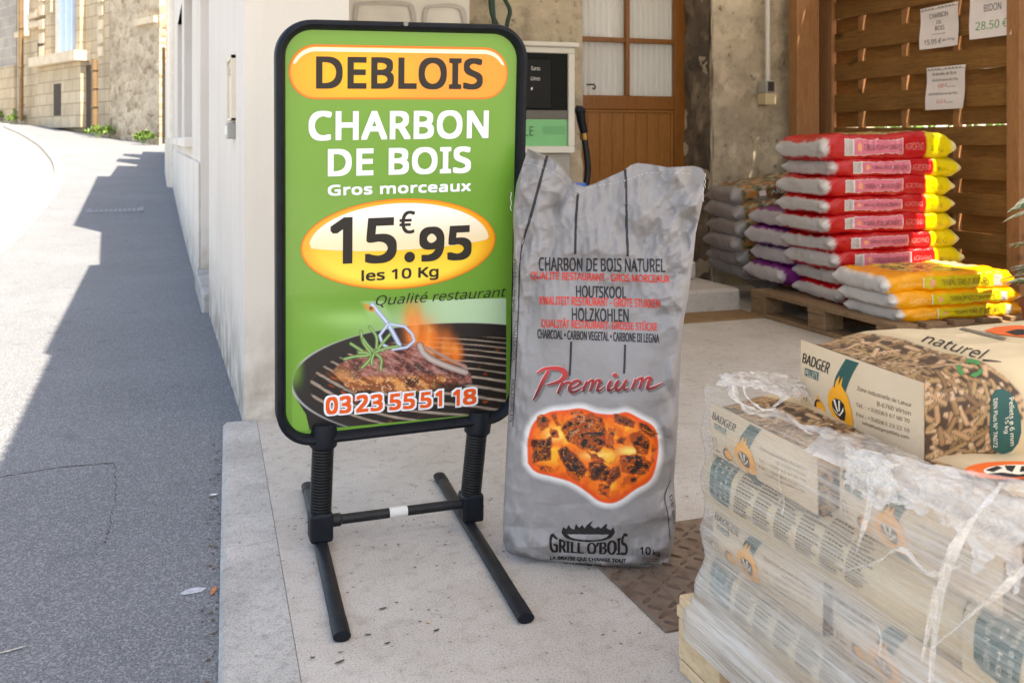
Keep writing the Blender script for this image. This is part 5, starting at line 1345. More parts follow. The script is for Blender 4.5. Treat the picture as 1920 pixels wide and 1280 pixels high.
def decals(parent, L, W, T, items, seed, out=.0016):
    for i, (nm, parts, mat, o_) in enumerate(items):
        key = (mat.name, nm, L, i)
        if key not in _dc:
            V, Tt = merge(parts); _dc[key] = refine(V, Tt, .05)
        V, Tt = _dc[key]; meshobj(nm, side_pt(L, W, T, seed, V[:, 0], V[:, 1], out + o_), Tt, mat, parent, local=True)
def make_sack(dims, seed, colour, items):
    t = thing("compost_sack", "compost sack", "compost sack"); b = sack_mesh("body", *dims, seed, colour, m_plas); b.parent = t
    if items: decals(b, *dims, items, seed)
    return t
uq = lambda a, b, c, d: [(a, b), (c, b), (c, d), (a, d)]
wob = lambda P, s, k: k * (fbm(P[:, 0] * 6 + s, P[:, 1] * 6, P[:, 2] * 2 + s) - .5)
def col_red(P, w):
    C = np.zeros((len(P), 3)) + L3((184, 18, 26))
    top = sstep(.55, .75, P[:, 2]); pic = top * sstep(.15, .3, P[:, 0] + .4) * sstep(.9, .75, P[:, 0]) * sstep(.85, .7, abs(P[:, 1]))
    n = fbm(P[:, 0] * 9, P[:, 1] * 7, 4); n2 = fbm(P[:, 0] * 22, P[:, 1] * 16, 7)
    fl = blend(np.zeros((len(P), 3)) + L3((150, 150, 110)), sstep(.5, .6, n), (206, 196, 110)); fl = blend(fl, sstep(.55, .62, n2), (184, 60, 50)); C = C * (1 - pic[:, None]) + fl * pic[:, None]
    end = sstep(-.925, -.945, P[:, 0] + wob(P, 1, .04)) * sstep(.66, .58, abs(P[:, 2] + wob(P, 7, .25))); C = blend(C, end, (196, 191, 190))
    C = blend(C, end * sstep(.1, .02, abs(P[:, 2] + .1 + wob(P, 3, .2))) * .25, (120, 116, 116))
    ylw = sstep(.55, .56, P[:, 0]); C = blend(C, ylw, (222, 202, 26))
    C = blend(C, sstep(.93, .96, P[:, 0]) * .7, (226, 222, 190))
    return C
def col_purple(P, w):
    C = np.zeros((len(P), 3)) + L3((112, 30, 112)); end = sstep(-.925, -.945, P[:, 0] + wob(P, 2, .04)) * sstep(.70, .60, abs(P[:, 2] + wob(P, 8, .3)))
    return blend(C, end, (186, 180, 184))
def col_yellow(P, w):
    C = np.zeros((len(P), 3)) + L3((238, 160, 22))
    top = sstep(.3, .55, P[:, 2]) * sstep(-.55, -.4, P[:, 0]) * sstep(.45, .3, P[:, 0]) * sstep(-.75, -.6, P[:, 1])
    n = fbm(P[:, 0] * 10, P[:, 1] * 8, 4); n2 = fbm(P[:, 0] * 14, P[:, 1] * 12, 9)
    C = blend(C, top * .8, (206, 190, 96)); C = blend(C, top * sstep(.52, .6, n), (92, 84, 62)); C = blend(C, top * sstep(.56, .62, n2), (236, 216, 120)); C = blend(C, top * sstep(.44, .4, n2), (120, 130, 70))
    p2 = sstep(.2, .4, P[:, 2]) * sstep(.5, .55, P[:, 0]) * sstep(.92, .85, P[:, 0]) * sstep(-.2, 0, P[:, 1]); C = blend(C, p2 * .9, (160, 150, 140))
    end = sstep(-.925, -.945, P[:, 0] + wob(P, 4, .04)) * sstep(.9, .75, P[:, 2]); C = blend(C, end, (206, 202, 200))
    return C
def col_shrub(P, w):
    n = fbm(w[:, 0] * 22, w[:, 1] * 22, w[:, 2] * 22 + 4); n2 = fbm(w[:, 0] * 30 + 9, w[:, 1] * 30, w[:, 2] * 40)
    C = np.zeros((len(P), 3)) + L3((96, 104, 70)); C = blend(C, sstep(.48, .56, n), (134, 84, 54)); C = blend(C, sstep(.55, .63, n2), (146, 152, 134)); C = blend(C, sstep(.44, .38, n2), (60, 72, 50)); C = blend(C, sstep(.42, .36, n), (178, 120, 66))
    end = sstep(-.82, -.86, P[:, 0] + wob(P, 5, .12)); C = blend(C, end, (140, 136, 137))
    return blend(C, sstep(-.6, -.7, P[:, 2]) * .9, (160, 158, 162))
i_w = ink("sack white print", S(222, 214, 212), .4); i_pk = ink("sack pink panel", S(212, 120, 142), .3); i_kk = ink("sack dark print", S(70, 32, 36), .4); i_rdp = ink("sack pale red print", S(226, 128, 126), .35)
i_bar = ink("bar code grey", S(170, 164, 162), .4); i_sun = ink("sack sun dot", S(232, 160, 120), .4); i_ol = ink("sack olive panel", S(206, 184, 28), .3); i_dk = ink("sack ink", S(52, 48, 24), .4); i_yl = ink("sack pale yellow print", S(246, 200, 110), .35)
def bars(a, b, c, d, n=9):
    r = random.Random(3); x = a; o = []
    while x < c - .004: w_ = r.uniform(.004, .010); o.append(poly_tris(uq(x, b, min(c, x + w_), d))); x += w_ + r.uniform(.004, .009)
    return o
LR, WR, TR = .80, .46, .108
RED_PRINT = [("label_panel", [poly_tris(uq(-.70, -.50, .18, .52))], i_w, 0), ("label_panel", [poly_tris(uq(-.56, -.46, .17, .48))], i_pk, .0010),
    ("bar_code", bars(-.69, -.44, -.58, .46), i_bar, .0012), ("sun_dot", [poly_tris(ell(-.48, 0, .032, .22, 16))], i_sun, .0018),
    ("lettering", [txt("TERREAU POUR JARDINIÈRES", uq(-.42, -.26, .15, .22), .012)], i_kk, .0018), ("lettering", [txt("AGROFINO", uq(.21, -.22, .50, .18), .02)], i_rdp, .0016), ("lettering", [txt("40 L + 20 %", uq(.62, -.3, .86, .05), .02)], ink("sack brown print", S(120, 96, 10), .4), .0016)]
REDN = ["topmost red compost sack, bulging, on the tall red stack", "second red compost sack from the top of the red stack", "third red compost sack from the top of the red stack", "fourth red compost sack from the top of the red stack", "fifth red compost sack from the top of the red stack", "sixth red compost sack down, just above the one meeting the yellow sacks", "red compost sack level with the uppermost yellow sack", "red compost sack with a crumpled white end behind the yellow sacks", "lowest red compost sack, squashed flat on the pallet"]
rg = random.Random(4)
zc_ = 1.022
for k in range(9):
    T = [.118, .098, .098, .096, .096, .096, .094, .092, .086][k]
    zc_ -= T
    o = make_sack((LR, WR, TR), k + 1, col_red, RED_PRINT)
    o["label"] = REDN[k]; o["group"] = "red compost sacks in one stack"
    dx = [.0, .045, .0, -.004, .0, .03, .05, .10, .09][k]
    o.location = (3.27 + LR / 2 + dx, 4.50 + [0, .005, .0, .0, .004, .0, -.01, -.015, -.03][k], zc_ + T / 2)
    o.rotation_euler = (0, radians([-.6, .4, .2, 0, 0, -.3, .2, .3, 0][k]), radians([-3.5, -2.5, -3.5, -3.8, -3.5, -2.5, -3, -4, -5][k]))
    o.scale = (1, 1, (T + .012) / TR * (1.05 if k == 0 else 1))
for k in range(4):
    o = make_sack((.72, .44, .1), 15 + k, col_purple, None)
    o["label"] = ["uppermost purple compost sack with white end, left of the red stack", "second purple compost sack from the top", "third purple compost sack from the top", "lowest purple compost sack resting on the pallet edge"][k]; o["group"] = "purple compost sacks"
    o.location = (3.32 + .36 + [.03, .01, .04, .0][k], 4.90 + [.0, .02, 0, .015][k] , .534 - .10 * k - [0, .008, .012, .016][k] + .02); o.rotation_euler = (0, 0, radians([-3, -1, -4, -6][k])); o.scale = (1, 1, 1.05)
LY, WY, TY = .74, .42, .078
YEL_PRINT = [("label_panel", [poly_tris(uq(-.42, -.55, .80, .55))], i_ol, 0), ("panel_edge", [poly_tris(uq(-.435, -.58, -.42, .58))], i_w, .0005), ("sun_dot", [poly_tris(ell(-.30, 0, .04, .26, 16))], i_sun, .001), ("lettering", [txt("TERREAU SEMIS ET BOUTURES", uq(-.16, -.22, .56, .2), .012)], i_dk, .001), ("lettering", [txt("AGROFINO", uq(-.80, -.25, -.47, .15), .015)], i_yl, .0006), ("bar_code", [poly_tris(uq(.66, -.46, .78, .46))], i_bar, .001)]
zc_ = .142
for k in range(3):
    o = make_sack((LY, WY, TY), 25 + k, col_yellow, YEL_PRINT); T = [.066, .070, .082][k]
    o["label"] = ["lowest yellow compost sack lying on the pallet boards", "middle yellow compost sack of three", "uppermost yellow compost sack with a patch of sun"][k]; o["group"] = "yellow compost sacks"
    o.location = (3.245 + LY / 2 + [.05, .02, .0][k], 3.98 + [.0, .0, .02][k], zc_ + T / 2); zc_ += T; o.scale = (1, 1, (T + .008) / TY); o.rotation_euler = (0, 0, radians([-1, -2, -3.5][k]))
LG, WG, TG = .74, .46, .105
GRY_PRINT = [("bar_code", [poly_tris(uq(-.54, -.3, -.42, .4))], i_w, .001), ("lettering", [txt("ARBUSTES", uq(-.32, -.25, .25, .25), .03)], ink("pale grey print", S(190, 196, 190), .5), .001)]
GL = ["topmost grey sack with green and brown leafy print", "second grey leafy sack from the top", "third grey leafy sack from the top", "fourth grey leafy sack from the top", "fifth grey leafy sack from the top", "sixth grey sack, slumped near the floor", "lowest grey sack hanging down to the floor by the step"]
for k in range(7):
    o = make_sack((LG, WG, TG), 35 + k, col_shrub, GRY_PRINT if k < 6 else None); o["label"] = GL[k]; o["group"] = "grey sacks with leafy print"
    o.location = (3.36 + LG / 2 + [.0, -.02, -.02, -.03, .0, .02, .20][k], 5.38 + [.06, .03, .0, .02, .02, .03, -.03][k], .70 - .101 * k); o.rotation_euler = (radians([0, 2, 1, 0, -2, 3, 6][k]), radians([-9, -7, -6, -5, -3, 3, 4][k]), radians([-10, -7, -8, -9, -6, -2, -8][k])); o.scale = (1, 1, 1.06)

# ---- variegated plant in a pot in front of the pallet
vp = thing("potted_plant", "potted plant with green and white variegated leaves in front of the fence post", "plant", (3.79, 3.36, 0))
MB().lathe([(.10, 0), (.115, .02), (.145, .25), (.155, .25), (.155, .28), (.13, .28), (.12, .24)], (3.79, 3.36), 28).build("pot", simple("terracotta", S(150, 84, 58), .8, .15, 8, .1, 60), vp, True)
m_vl = painted("variegated leaf", .4, .5)
rg = random.Random(31); V = []; Fc = []; Cc = []
def leaf(base, d, L, W, up):
    d = Vector(d).normalized(); s = d.cross(Vector(up)).normalized(); n_ = s.cross(d); nu, nv = 9, 6; b0 = len(V)
    for i in range(nu):
        t = i / (nu - 1); w_ = W * (sin(pi * t ** .8) ** .8) * .5; c = Vector(base) + d * L * t - Vector((0, 0, 1)) * L * .35 * t * t
        for j in range(nv):
            s_ = 2 * j / (nv - 1) - 1; V.append(c + s * w_ * s_ + n_ * abs(s_) * w_ * .35); e = abs(s_) + .15 * sin(t * 22 + j)
            Cc.append(L3((226, 228, 214)) if e > .62 else (L3((52, 106, 44)) if e < .45 else L3((96, 140, 74))))
    for i in range(nu - 1):
        for j in range(nv - 1): a = b0 + i * nv + j; Fc.append((a, a + nv, a + nv + 1, a + 1))
for k in range(46):
    a = rg.uniform(0, 2 * pi); z = rg.uniform(.26, .86); r = rg.uniform(.0, .06)
    leaf((3.79 + r * cos(a), 3.36 + r * sin(a), z), (cos(a), sin(a), rg.uniform(.0, .5)), rg.uniform(.16, .24), rg.uniform(.07, .10), (0, 0, 1))
meshobj("foliage", V, Fc, m_vl, vp, True, cols=np.array(Cc))
q = MB()
for k in range(5): a = k * 1.3; q.tube([(3.79, 3.36, .2), (3.79 + .03 * cos(a), 3.36 + .03 * sin(a), .55), (3.79 + .05 * cos(a), 3.36 + .05 * sin(a), .86)], .006, 6)
q.build("stems", simple("green stem", S(84, 120, 60), .6), vp, True)

# ---- jerrycan with a blue cap behind the charcoal sack
jc = thing("jerrycan", "small translucent white jerrycan with a blue cap behind the charcoal sack", "jerrycan", (1.6, 4.0, 0))
jp = at_y(1080, 352, 3.95); jx, jz = float(jp[0]), float(jp[2])
q = MB(); q.box(jx - .11, jx + .11, 3.88, 4.06, .012, jz - .05, .03, None, 3); q.build("can", simple("translucent white plastic", S(206, 208, 214), .4, .05), jc, True)
MB().lathe([(.04, jz - .055), (.034, jz - .02), (.034, jz - .012)], (jx + .01, 3.97), 20).build("neck", simple("white neck", S(214, 216, 222), .4), jc, True)
MB().lathe([(.041, jz - .012), (.043, jz - .01), (.043, jz + .016), (.038, jz + .02)], (jx + .01, 3.97), 24).build("cap", simple("blue cap", S(40, 92, 176), .35), jc, True)
MB().box(jx - .14, jx + .14, 3.84, 4.1, 0, .0119).build("feet", simple("white feet", S(190, 190, 190), .5), jc)

# ---- rusty chequer plate in the floor
cpz = .006
pl = thing("floor_plate", "brown rusty steel chequer plate let into the concrete beside the charcoal sack", "floor plate", (1.3, 2.05, 0))
rust = NT("rusty steel"); _v = rust.coord()
_c = rust.mix(rust.ramp(rust.noise(4, 5, _v), [(.35, (0, 0, 0, 1)), (.7, (1, 1, 1, 1))]), S(122, 106, 94), S(140, 124, 110)); _c = rust.mix(rust.ramp(rust.noise(30, 4, _v), [(.45, (0, 0, 0, 1)), (.7, (.7, .7, .7, 1))]), _c, S(92, 70, 56))
m_rust = rust.done(_c, .6, rust.bump(rust.noise(90, 3, _v), .3, .003), .25, .4)
xa, xb, y0_, y1_ = .975, 2.0, 1.795, 2.30
base_ = MB().box(xa, xb, y0_, y1_, -.02, cpz, .002).build("plate", m_rust, pl)
q = MB()
ca, sa = cos(radians(45)), sin(radians(45)); r_ = 0
for i in range(0, 32):
    for j in range(0, 17):
        x = xa + .025 + i * .043; y = y0_ + .022 + j * .036
        if x > xb - .02 or y > y1_ - .015: continue
        an = radians(38 if (i + j) % 2 else -52); c, s = cos(an), sin(an); hl, hw_ = .0185, .0052
        pts = [(-hl, 0, 0), (-hl * .6, -hw_, 0), (hl * .6, -hw_, 0), (hl, 0, 0), (hl * .6, hw_, 0), (-hl * .6, hw_, 0), (-hl * .6, 0, .0042), (hl * .6, 0, .0042)]
        W = [(x + p * c - q_ * s, y + p * s + q_ * c, cpz + .0002 + h) for p, q_, h in pts]
        q.add(W, [(0, 1, 6), (1, 2, 7, 6), (2, 3, 7), (3, 4, 7), (4, 5, 6, 7), (5, 0, 6)])
q.build("raised_pattern", simple("worn rusty tread", S(98, 80, 68), .5, .3, 30, .1, 90, .3), pl)

# ---- bits on the ground
def bit(px, py, L, W, ang, lab, col, name="dry_leaf", cat="dry leaf", z=.002, curl=.0018):
    p = at_z(px, py, z); c, s = cos(ang), sin(ang); V = []; 
    sh_ = [(-1, 0), (-.5, .8), (.1, 1), (.6, .7), (1, 0), (.5, -.9), (-.2, -.8), (-.7, -.6)]
    V = [(float(p[0]) + (a * L * c - b * W * s), float(p[1]) + (a * L * s + b * W * c), z + curl * (abs(a) + .5 * abs(b) - .3 + .3 * sin(a * 4 + b * 3) if True else 0)) for a, b in sh_] + [(float(p[0]), float(p[1]), z)]
    mn = min(v[2] for v in V); V = [(v[0], v[1], v[2] - mn + z) for v in V]
    tag(meshobj(name, V, [(i, (i + 1) % 8, 8) for i in range(8)], simple(name + " colour", S(*col), .8, .25, 60), None), lab, cat)
bit(400, 1107, .024, .006, 1.3, "orange brown dry leaf on the tarmac beside the stone border", (176, 112, 66), z=-.016)
bit(718, 1140, .011, .004, .3, "small curled brown leaf between the sign feet", (120, 86, 62))
bit(726, 1205, .008, .003, .2, "dark flake on the concrete in front of the sign", (46, 42, 42), "dark_flake", "flake")
bit(818, 1181, .009, .003, .5, "ragged black flake below the right sign foot", (40, 38, 40), "dark_flake", "flake")
bit(690, 1189, .008, .003, -.2, "grey flake near the tip of the left sign foot", (70, 68, 70), "dark_flake", "flake")
bit(400, 927, .012, .007, .2, "scrap of white paper at the edge of the tarmac", (226, 226, 230), "paper_scrap", "paper scrap", -.016)
bit(362, 1107, .03, .016, .2, "pale grey gum stain on the shaded tarmac", (176, 180, 190), "gum_stain", "stain", -.0185, .0004)
bit(22, 1218, .03, .003, .3, "thin twig at the lower left of the tarmac", (196, 188, 176), "twig", "twig", -.017)
bit(638, 1222, .007, .002, .1, "reddish leaf scrap just below the left sign foot", (128, 70, 58))
bit(586, 1232, .006, .003, .1, "small dark pellet of dirt by the border joint", (60, 58, 60), "dark_flake", "flake")
bit(637, 1240, .013, .004, .5, "brown and black leaf scrap in the foreground", (82, 70, 62))
bit(803, 1166, .006, .004, .3, "tan wood chip on the concrete before the charcoal sack", (206, 176, 146), "wood_chip", "chip")
rg = np.random.RandomState(8); q = MB()
for k in range(620):
    x = rg.uniform(.15, 2.6); y = rg.uniform(1.2, 4.2)
    if k < 90: x, y = EL(0) + rg.uniform(-.035, -.003) + (y := rg.uniform(1.7, 3.5)) * .0673, y
    z = -.0185 if k < 90 else .001
    if k >= 420: y = rg.uniform(3.7, 9); x = XF - abs(rg.normal(0, .05)) - .004; z = float(terr(x, y)) - .0185
    a = rg.uniform(0, pi); L = rg.uniform(.0012, .0045) * (2.0 if k < 90 else 1); c, s = cos(a) * L, sin(a) * L
    q.add([(x - c, y - s, z), (x + s * .5, y - c * .5, z + .0012), (x + c, y + s, z), (x - s * .5, y + c * .5, z + .001)], [(0, 1, 2, 3)])
tag(q.build("dirt_crumbs", simple("dirt crumb", S(92, 76, 62), .9, .4, 50)), "scattered crumbs of dirt and leaf on the ground", "dirt", None, "stuff")
# ================================================================== PELLET PALLET
# ---- the loose bag: measured from its end panel, lying across the pallet
ea = np.array([1.076, 1.183, 0.0]); eb = np.array([1.100, 1.517, 0.0])      # near and far foot of the end panel
BWd = float(np.linalg.norm(eb - ea)); yax = (eb - ea) / BWd; xax = np.array([yax[1], -yax[0], 0]); ZB = .512; BHt = .128; BL = .62
rzb = math.atan2(xax[1], xax[0])
bg0 = thing("pellet_bag", "loose paper bag of wood pellets lying on top of the wrapped stack", "pellet bag", (float(ea[0]), float(ea[1]), ZB), rzb)
def to_w(p): p = np.asarray(p, float); return ea + p[..., 0:1] * xax + p[..., 1:2] * yax + (p[..., 2:3] + ZB) * np.array([0, 0, 1.0])
# local frame: x along the bag from the end panel, y across (0 near side .. BWd far side), z up
def bag_sec(x, ph):
    """cross-section point; ph 0 = near bottom edge, 1 = far bottom edge, over the top"""
    x = np.asarray(x, float); ph = np.asarray(ph, float)
    k = np.clip(x / .16, 0, 1); k = k * k * (3 - 2 * k); ke = np.clip((BL - x) / .14, 0, 1); ke = ke * ke * (3 - 2 * ke); k = np.minimum(k, ke)
    hw = BWd / 2 + .020 * k; hh = BHt / 2 + .013 * k
    # perimeter walk of a rounded box: near side (0-.2), top (.2-.8), far side (.8-1)
    t = np.clip(ph, 0, 1); th = pi * (1 - t)          # pi .. 0
    ex = 7.5 - 4.0 * k
    c, s = np.cos(th), np.sin(th)
    # angle warp so that the sides get their share
    th2 = np.where(t < .5, pi - (pi / 2) * (np.clip(t / .5, 0, 1)) ** 1.0, (pi / 2) * np.clip((1 - t) / .5, 0, 1))
    c, s = np.cos(th2), np.sin(th2)
    den = (np.abs(c) ** ex + np.abs(s) ** ex) ** (1 / ex)
    # the section spans z from 0 to 2 hh: bottom corners at s = 0
    y = BWd / 2 + hw * c / den; z = (2 * hh - .0) * s / den
    # bulge of the near and far sides, the lower edge tucked in
    tuck = np.exp(-(z / .03) ** 2) * k * .012
    y = y - np.sign(c) * tuck
    return np.stack([x, y, z], -1)
def bagF(x, ph):
    p = bag_sec(x, ph)
    n = fbm(p[..., 0] * 9, p[..., 1] * 9, p[..., 2] * 9 + 3) - .5; r = ridge(p[..., 0] * 14, p[..., 1] * 14, p[..., 2] * 14, 2, 2) - .35
    k = sstep(.0, .05, p[..., 0])
    d = (.010 * n + .0045 * r) * k
    p = p.copy(); cz = sstep(.3, .9, p[..., 2] / BHt)
    p[..., 2] += d * cz; p[..., 1] += -np.sign(BWd / 2 - p[..., 1]) * d * (1 - cz)
    return p
bagW = lambda a, b: to_w(bagF(a, b))
# pellet photo printed round the panel end, fading along a curved edge into kraft paper
def paint_pellets(X, P, W, seed=5, n=900):
    """X along the bag, P arc position in metres; returns colours"""
    C = np.zeros(X.shape + (3,)) + lin((74, 52, 36)); rg = np.random.RandomState(seed)
    x0, x1, p0, p1 = X.min(), min(X.max(), .26), P.min(), P.max()
    for k in range(n):
        cx, cp = rg.uniform(x0 - .01, x1), rg.uniform(p0, p1); a = rg.uniform(0, pi); L = rg.uniform(.012, .034) / 2; R = rg.uniform(.0042, .0058)
        m = (abs(X - cx) < L + R + .002) & (abs(P - cp) < L + R + .002)
        if not m.any(): continue
        xx, pp = X[m] - cx, P[m] - cp; u = xx * cos(a) + pp * sin(a); v = -xx * sin(a) + pp * cos(a)
        d = np.hypot(np.maximum(abs(u) - L, 0), v); ins = d < R
        t = np.clip(v / R, -1, 1); sh = .55 + .45 * (1 - t * t) - .18 * t
        base = lin([(178, 138, 98), (152, 116, 78), (196, 156, 118), (130, 96, 64), (166, 132, 88)][rg.randint(5)]); cap = (u > L * .85) & (rg.rand() < .5)
        col = base * sh[:, None]; col = np.where((cap & ins)[:, None], lin((206, 170, 134)) * sh[:, None] * .9, col); edge = (d > R * .8)
        col = np.where(edge[:, None], col * .45, col)
        cc = C[m]; cc[ins] = col[ins]; C[m] = cc
    return C
nxb, npb = 250, 190
xb_ = np.concatenate([np.linspace(0, .24, 150), np.linspace(.245, BL, 100)]); pb_ = np.linspace(0, 1, npb)
XG, PG = np.meshgrid(xb_, pb_, indexing='ij')
PB = bagF(XG, PG); PERIM = BWd + 2 * BHt
KR = (208, 186, 150)
def kraft(P):
    n = fbm(P[..., 0] * 20, P[..., 1] * 20, P[..., 2] * 20 + 5); C = np.zeros(n.shape + (3,)) + lin(KR); return C * (.94 + .12 * n)[..., None]
def bag_colours(seed):
    CG = kraft(PB); pm = PG * PERIM
    edge = .075 + .085 * np.exp(-((pm - .10) / .09) ** 2) + .03 * np.exp(-((pm - .30) / .15) ** 2) + .006 * (fbm(pm * 30, XG * 3, 2) - .5)
    pel = paint_pellets(XG[:, :], pm, None, seed); m = sstep(edge + .004, edge - .004, XG); sh = sstep(edge + .03, edge, XG) * (1 - m)
    CG = blend(CG, sh * .35, (176, 146, 110)); CG = CG * (1 - m[..., None]) + pel * m[..., None]
    low = sstep(.10, .02, pm) * sstep(.12, .3, XG) * .55
    return blend(CG, low, (232, 178, 132))
m_kraft = painted("printed kraft paper", .5, .35, .1, 90, .004)
def bag_body(t, seed, parent=None):
    V = PB.reshape(-1, 3); g = grid_faces(nxb, npb); n0 = len(V)
    # floor of the bag and the far end
    fl = [(i * npb, (i + 1) * npb, (i + 1) * npb + npb - 1, i * npb + npb - 1) for i in range(nxb - 1)]
    cap = [tuple((nxb - 1) * npb + j for j in range(npb))]; cap0 = [tuple(j for j in range(npb))[::-1]]
    return meshobj("body", V, [tuple(f) for f in g] + fl + cap + cap0, m_kraft, t, True, cols=bag_colours(seed).reshape(-1, 3), local=True)
bb = bag_body(bg0, 5)
# end panel: a slightly proud sheet with its print, coordinates y, z on the end (local), from photo points on the end plane
m_panel = paper_mat("kraft end paper", S(220, 196, 166), S(212, 187, 155), .6)
def end_yz(px, py):
    P = at_plane(px, py, ea, xax); d = P - ea; return d @ yax, P[..., 2] - ZB
ny, nz = 30, 12
yy_, zz_ = np.meshgrid(np.linspace(.001, BWd - .001, ny), np.linspace(.002, BHt - .001, nz), indexing='ij')
endx = lambda y, z: -.002 - .011 * np.sin(pi * np.clip(y / BWd, 0, 1)) * np.sin(pi * np.clip(z / BHt, 0, 1)) - .0016 * (fbm(y * 25, z * 25, 3) - .5)
V = np.stack([endx(yy_, zz_), yy_, zz_], -1).reshape(-1, 3); V2 = V + [.0016, 0, 0]
g = grid_faces(ny, nz); ep = meshobj("end_panel", np.concatenate([V, V2]), np.concatenate([g[:, ::-1], g + ny * nz]), m_panel, bg0, True, local=True)
i_ink = ink("bag black ink", S(44, 38, 38), .6, .2); i_brn = ink("bag brown ink", S(92, 76, 62), .6, .2); i_tea = ink("bag dark green ink", S(44, 84, 78), .55, .2); i_yel = ink("bag amber ink", S(246, 166, 44), .5, .2); i_crm = ink("bag cream print", S(238, 226, 204), .6, .2); i_org = ink("bag orange ink", S(232, 104, 44), .5, .2); i_grn = ink("bag leaf green ink", S(66, 130, 74), .55, .2)
def on_end(items, name, mat, out=.0005, parent=None):
    V, T = merge(items); V, T = refine(V, T, 8); y, z = end_yz(V[:, 0], V[:, 1])
    if len(items) % 9 == 0: out = out + np.concatenate([np.full(len(V), 0.0)])
    return meshobj(name, np.stack([endx(y, z) - out, y, z], 1), T, mat, parent or ep, local=True)
def ql(x0, y0, x1, sl, h):      # a line of text: left top, right end drop, height
    return [(x0, y0 + h), (x1, y0 + h + sl), (x1, y0 + sl), (x0, y0)]
for dx in (0, .9): on_end([(lambda vt: (vt[0] + np.array([dx, .3 * dx]), vt[1]))(txt("BADGER", [(1507, 679), (1561, 700), (1564, 680), (1509, 661)]))], "lettering", i_ink, .0006 + .0001 * dx)
on_end([poly_tris([(1513, 689), (1543, 698), (1542, 713), (1512.5, 703)])], "name_plate", i_tea)
on_end([txt("PELLETS", [(1515, 702.5), (1541, 711), (1541.5, 699.5), (1515.5, 692)])], "lettering", i_crm, .001)
rib = bez([(1590, 672), (1583, 690), (1576, 710), (1575, 735), (1577, 765), (1582, 800), (1590, 822)], 5); rb2 = bez([(1614, 680), (1607, 700), (1601, 722), (1596, 745), (1598, 775), (1602, 805), (1612, 833)], 5)
on_end([poly_tris([tuple(p) for p in rib] + [tuple(p) for p in rb2][::-1])], "ribbon", i_tea)
fl = [(1561, 758), (1562, 742), (1568, 730), (1574, 722), (1577, 726), (1579, 714), (1585, 703), (1584, 722), (1588, 712), (1591, 705), (1590, 722), (1594, 728), (1603, 742), (1609, 766), (1609, 790), (1604, 802), (1594, 804), (1580, 796), (1569, 782)]
on_end([poly_tris(fl)], "flame_ring", i_yel, .0010)
on_end([poly_tris([(1571, 752), (1577, 745), (1588, 748), (1596, 757), (1597, 774), (1592, 788), (1584, 786), (1575, 775), (1571, 764)])], "badge", i_ink, .0015)
for p in ([(1575, 748), (1579, 747), (1583, 770), (1581, 772)], [(1586, 749), (1589, 750), (1587, 768), (1584, 771)], [(1572, 762), (1580, 774), (1584, 776), (1590, 770), (1595, 762), (1594, 770), (1585, 779), (1577, 773)]): on_end([poly_tris(p)], "badge_stripe", i_crm, .0020)
cfl = [(1533, 768), (1534, 756), (1539, 748), (1540, 738), (1544, 748), (1550, 756), (1554, 768), (1555, 784), (1550, 778), (1542, 778), (1536, 776)]
on_end([poly_tris(cfl)], "flame_mark", i_yel, .0006)
on_end([stroke([(1545, 751), (1538, 750), (1534, 760), (1536, 772), (1543, 778), (1550, 777)], [2, 4, 4, 4, 4, 3], 8)], "flame_mark", i_ink, .0011)
on_end([stroke([(1506, 742), (1506, 732), (1510, 727), (1515, 731), (1516, 744), (1515, 752)], 1.1, 6)], "quality_mark", i_ink)
on_end([stroke([(1509, 735), (1510, 748), (1508, 762)], 1.0, 5), stroke([(1513, 764), (1516, 757), (1518, 765), (1521, 760), (1524, 766)], 1.1, 5)], "quality_mark", i_ink)
for w_, q_ in (("Zone industrielle de Latour", ql(1619, 722, 1714, 33, 8)), ("B-6760 Virton", ql(1656, 751, 1713, 19, 8.5)), ("Tél. : +32(0)63 67 00 70", ql(1618, 753, 1711, 32, 9)), ("Fax : +32(0)63 23 22 10", ql(1618, 771, 1710, 32, 9)), ("info@badgerpellets.com", ql(1627, 788, 1709, 28, 9))): on_end([txt(w_, q_)], "lettering", i_brn)
# print on the top and near side of the loose bag
def on_bag(items, name, mat, a0, b0, out=.0013, L=6):
    V, T = merge(items); V, T = refine(V, T, L); a, b = solve(bagW, V[:, 0], V[:, 1], a0, b0, 12, (.0, BL - .01, .02, .98))
    P = bagF(a, b); h = 1e-3; n = np.cross(bagF(a + h, b) - P, bagF(a, b + h) - P); n /= np.linalg.norm(n, axis=1, keepdims=True) + 1e-12
    sgn = np.sign((n * (P - np.array([BL / 2, BWd / 2, .04]))).sum(1)); return meshobj(name, P + n * (sgn * out)[:, None], T, mat, bb, True, local=True)
top0 = (.25, .45)
on_bag([txt("naturel", [(1727, 641), (1846, 677), (1856, 657), (1735, 624)], 0, .4)], "script", i_ink, *top0)
on_bag([stroke([(1842, 676), (1858, 677), (1877, 679)], [3.2, 2.4, 1.2], 6)], "script", i_ink, *top0)
for a in (0, 120, 240):
    P = []
    for k in range(9):
        t = radians(a + 10 + k * 10); P.append((1819 + 21 * cos(t), 691 + 13.5 * sin(t)))
    on_bag([stroke(P, [8, 8, 7, 9, 2], 4)], "recycling_mark", i_grn, .22, .3)
lab = [(1858, 742), (1866, 731), (1878, 729), (1893, 736), (1906, 756), (1913, 785), (1914, 810), (1908, 830), (1896, 845), (1880, 850), (1866, 846), (1858, 836), (1855, 800)]
on_bag([poly_tris(lab)], "oval_label", i_tea, .28, .12)
dn = lambda x0, y0, x1, y1, w: [(x0, y0), (x1, y1), (x1 + w, y1 - 1), (x0 + w, y0 - 3)]
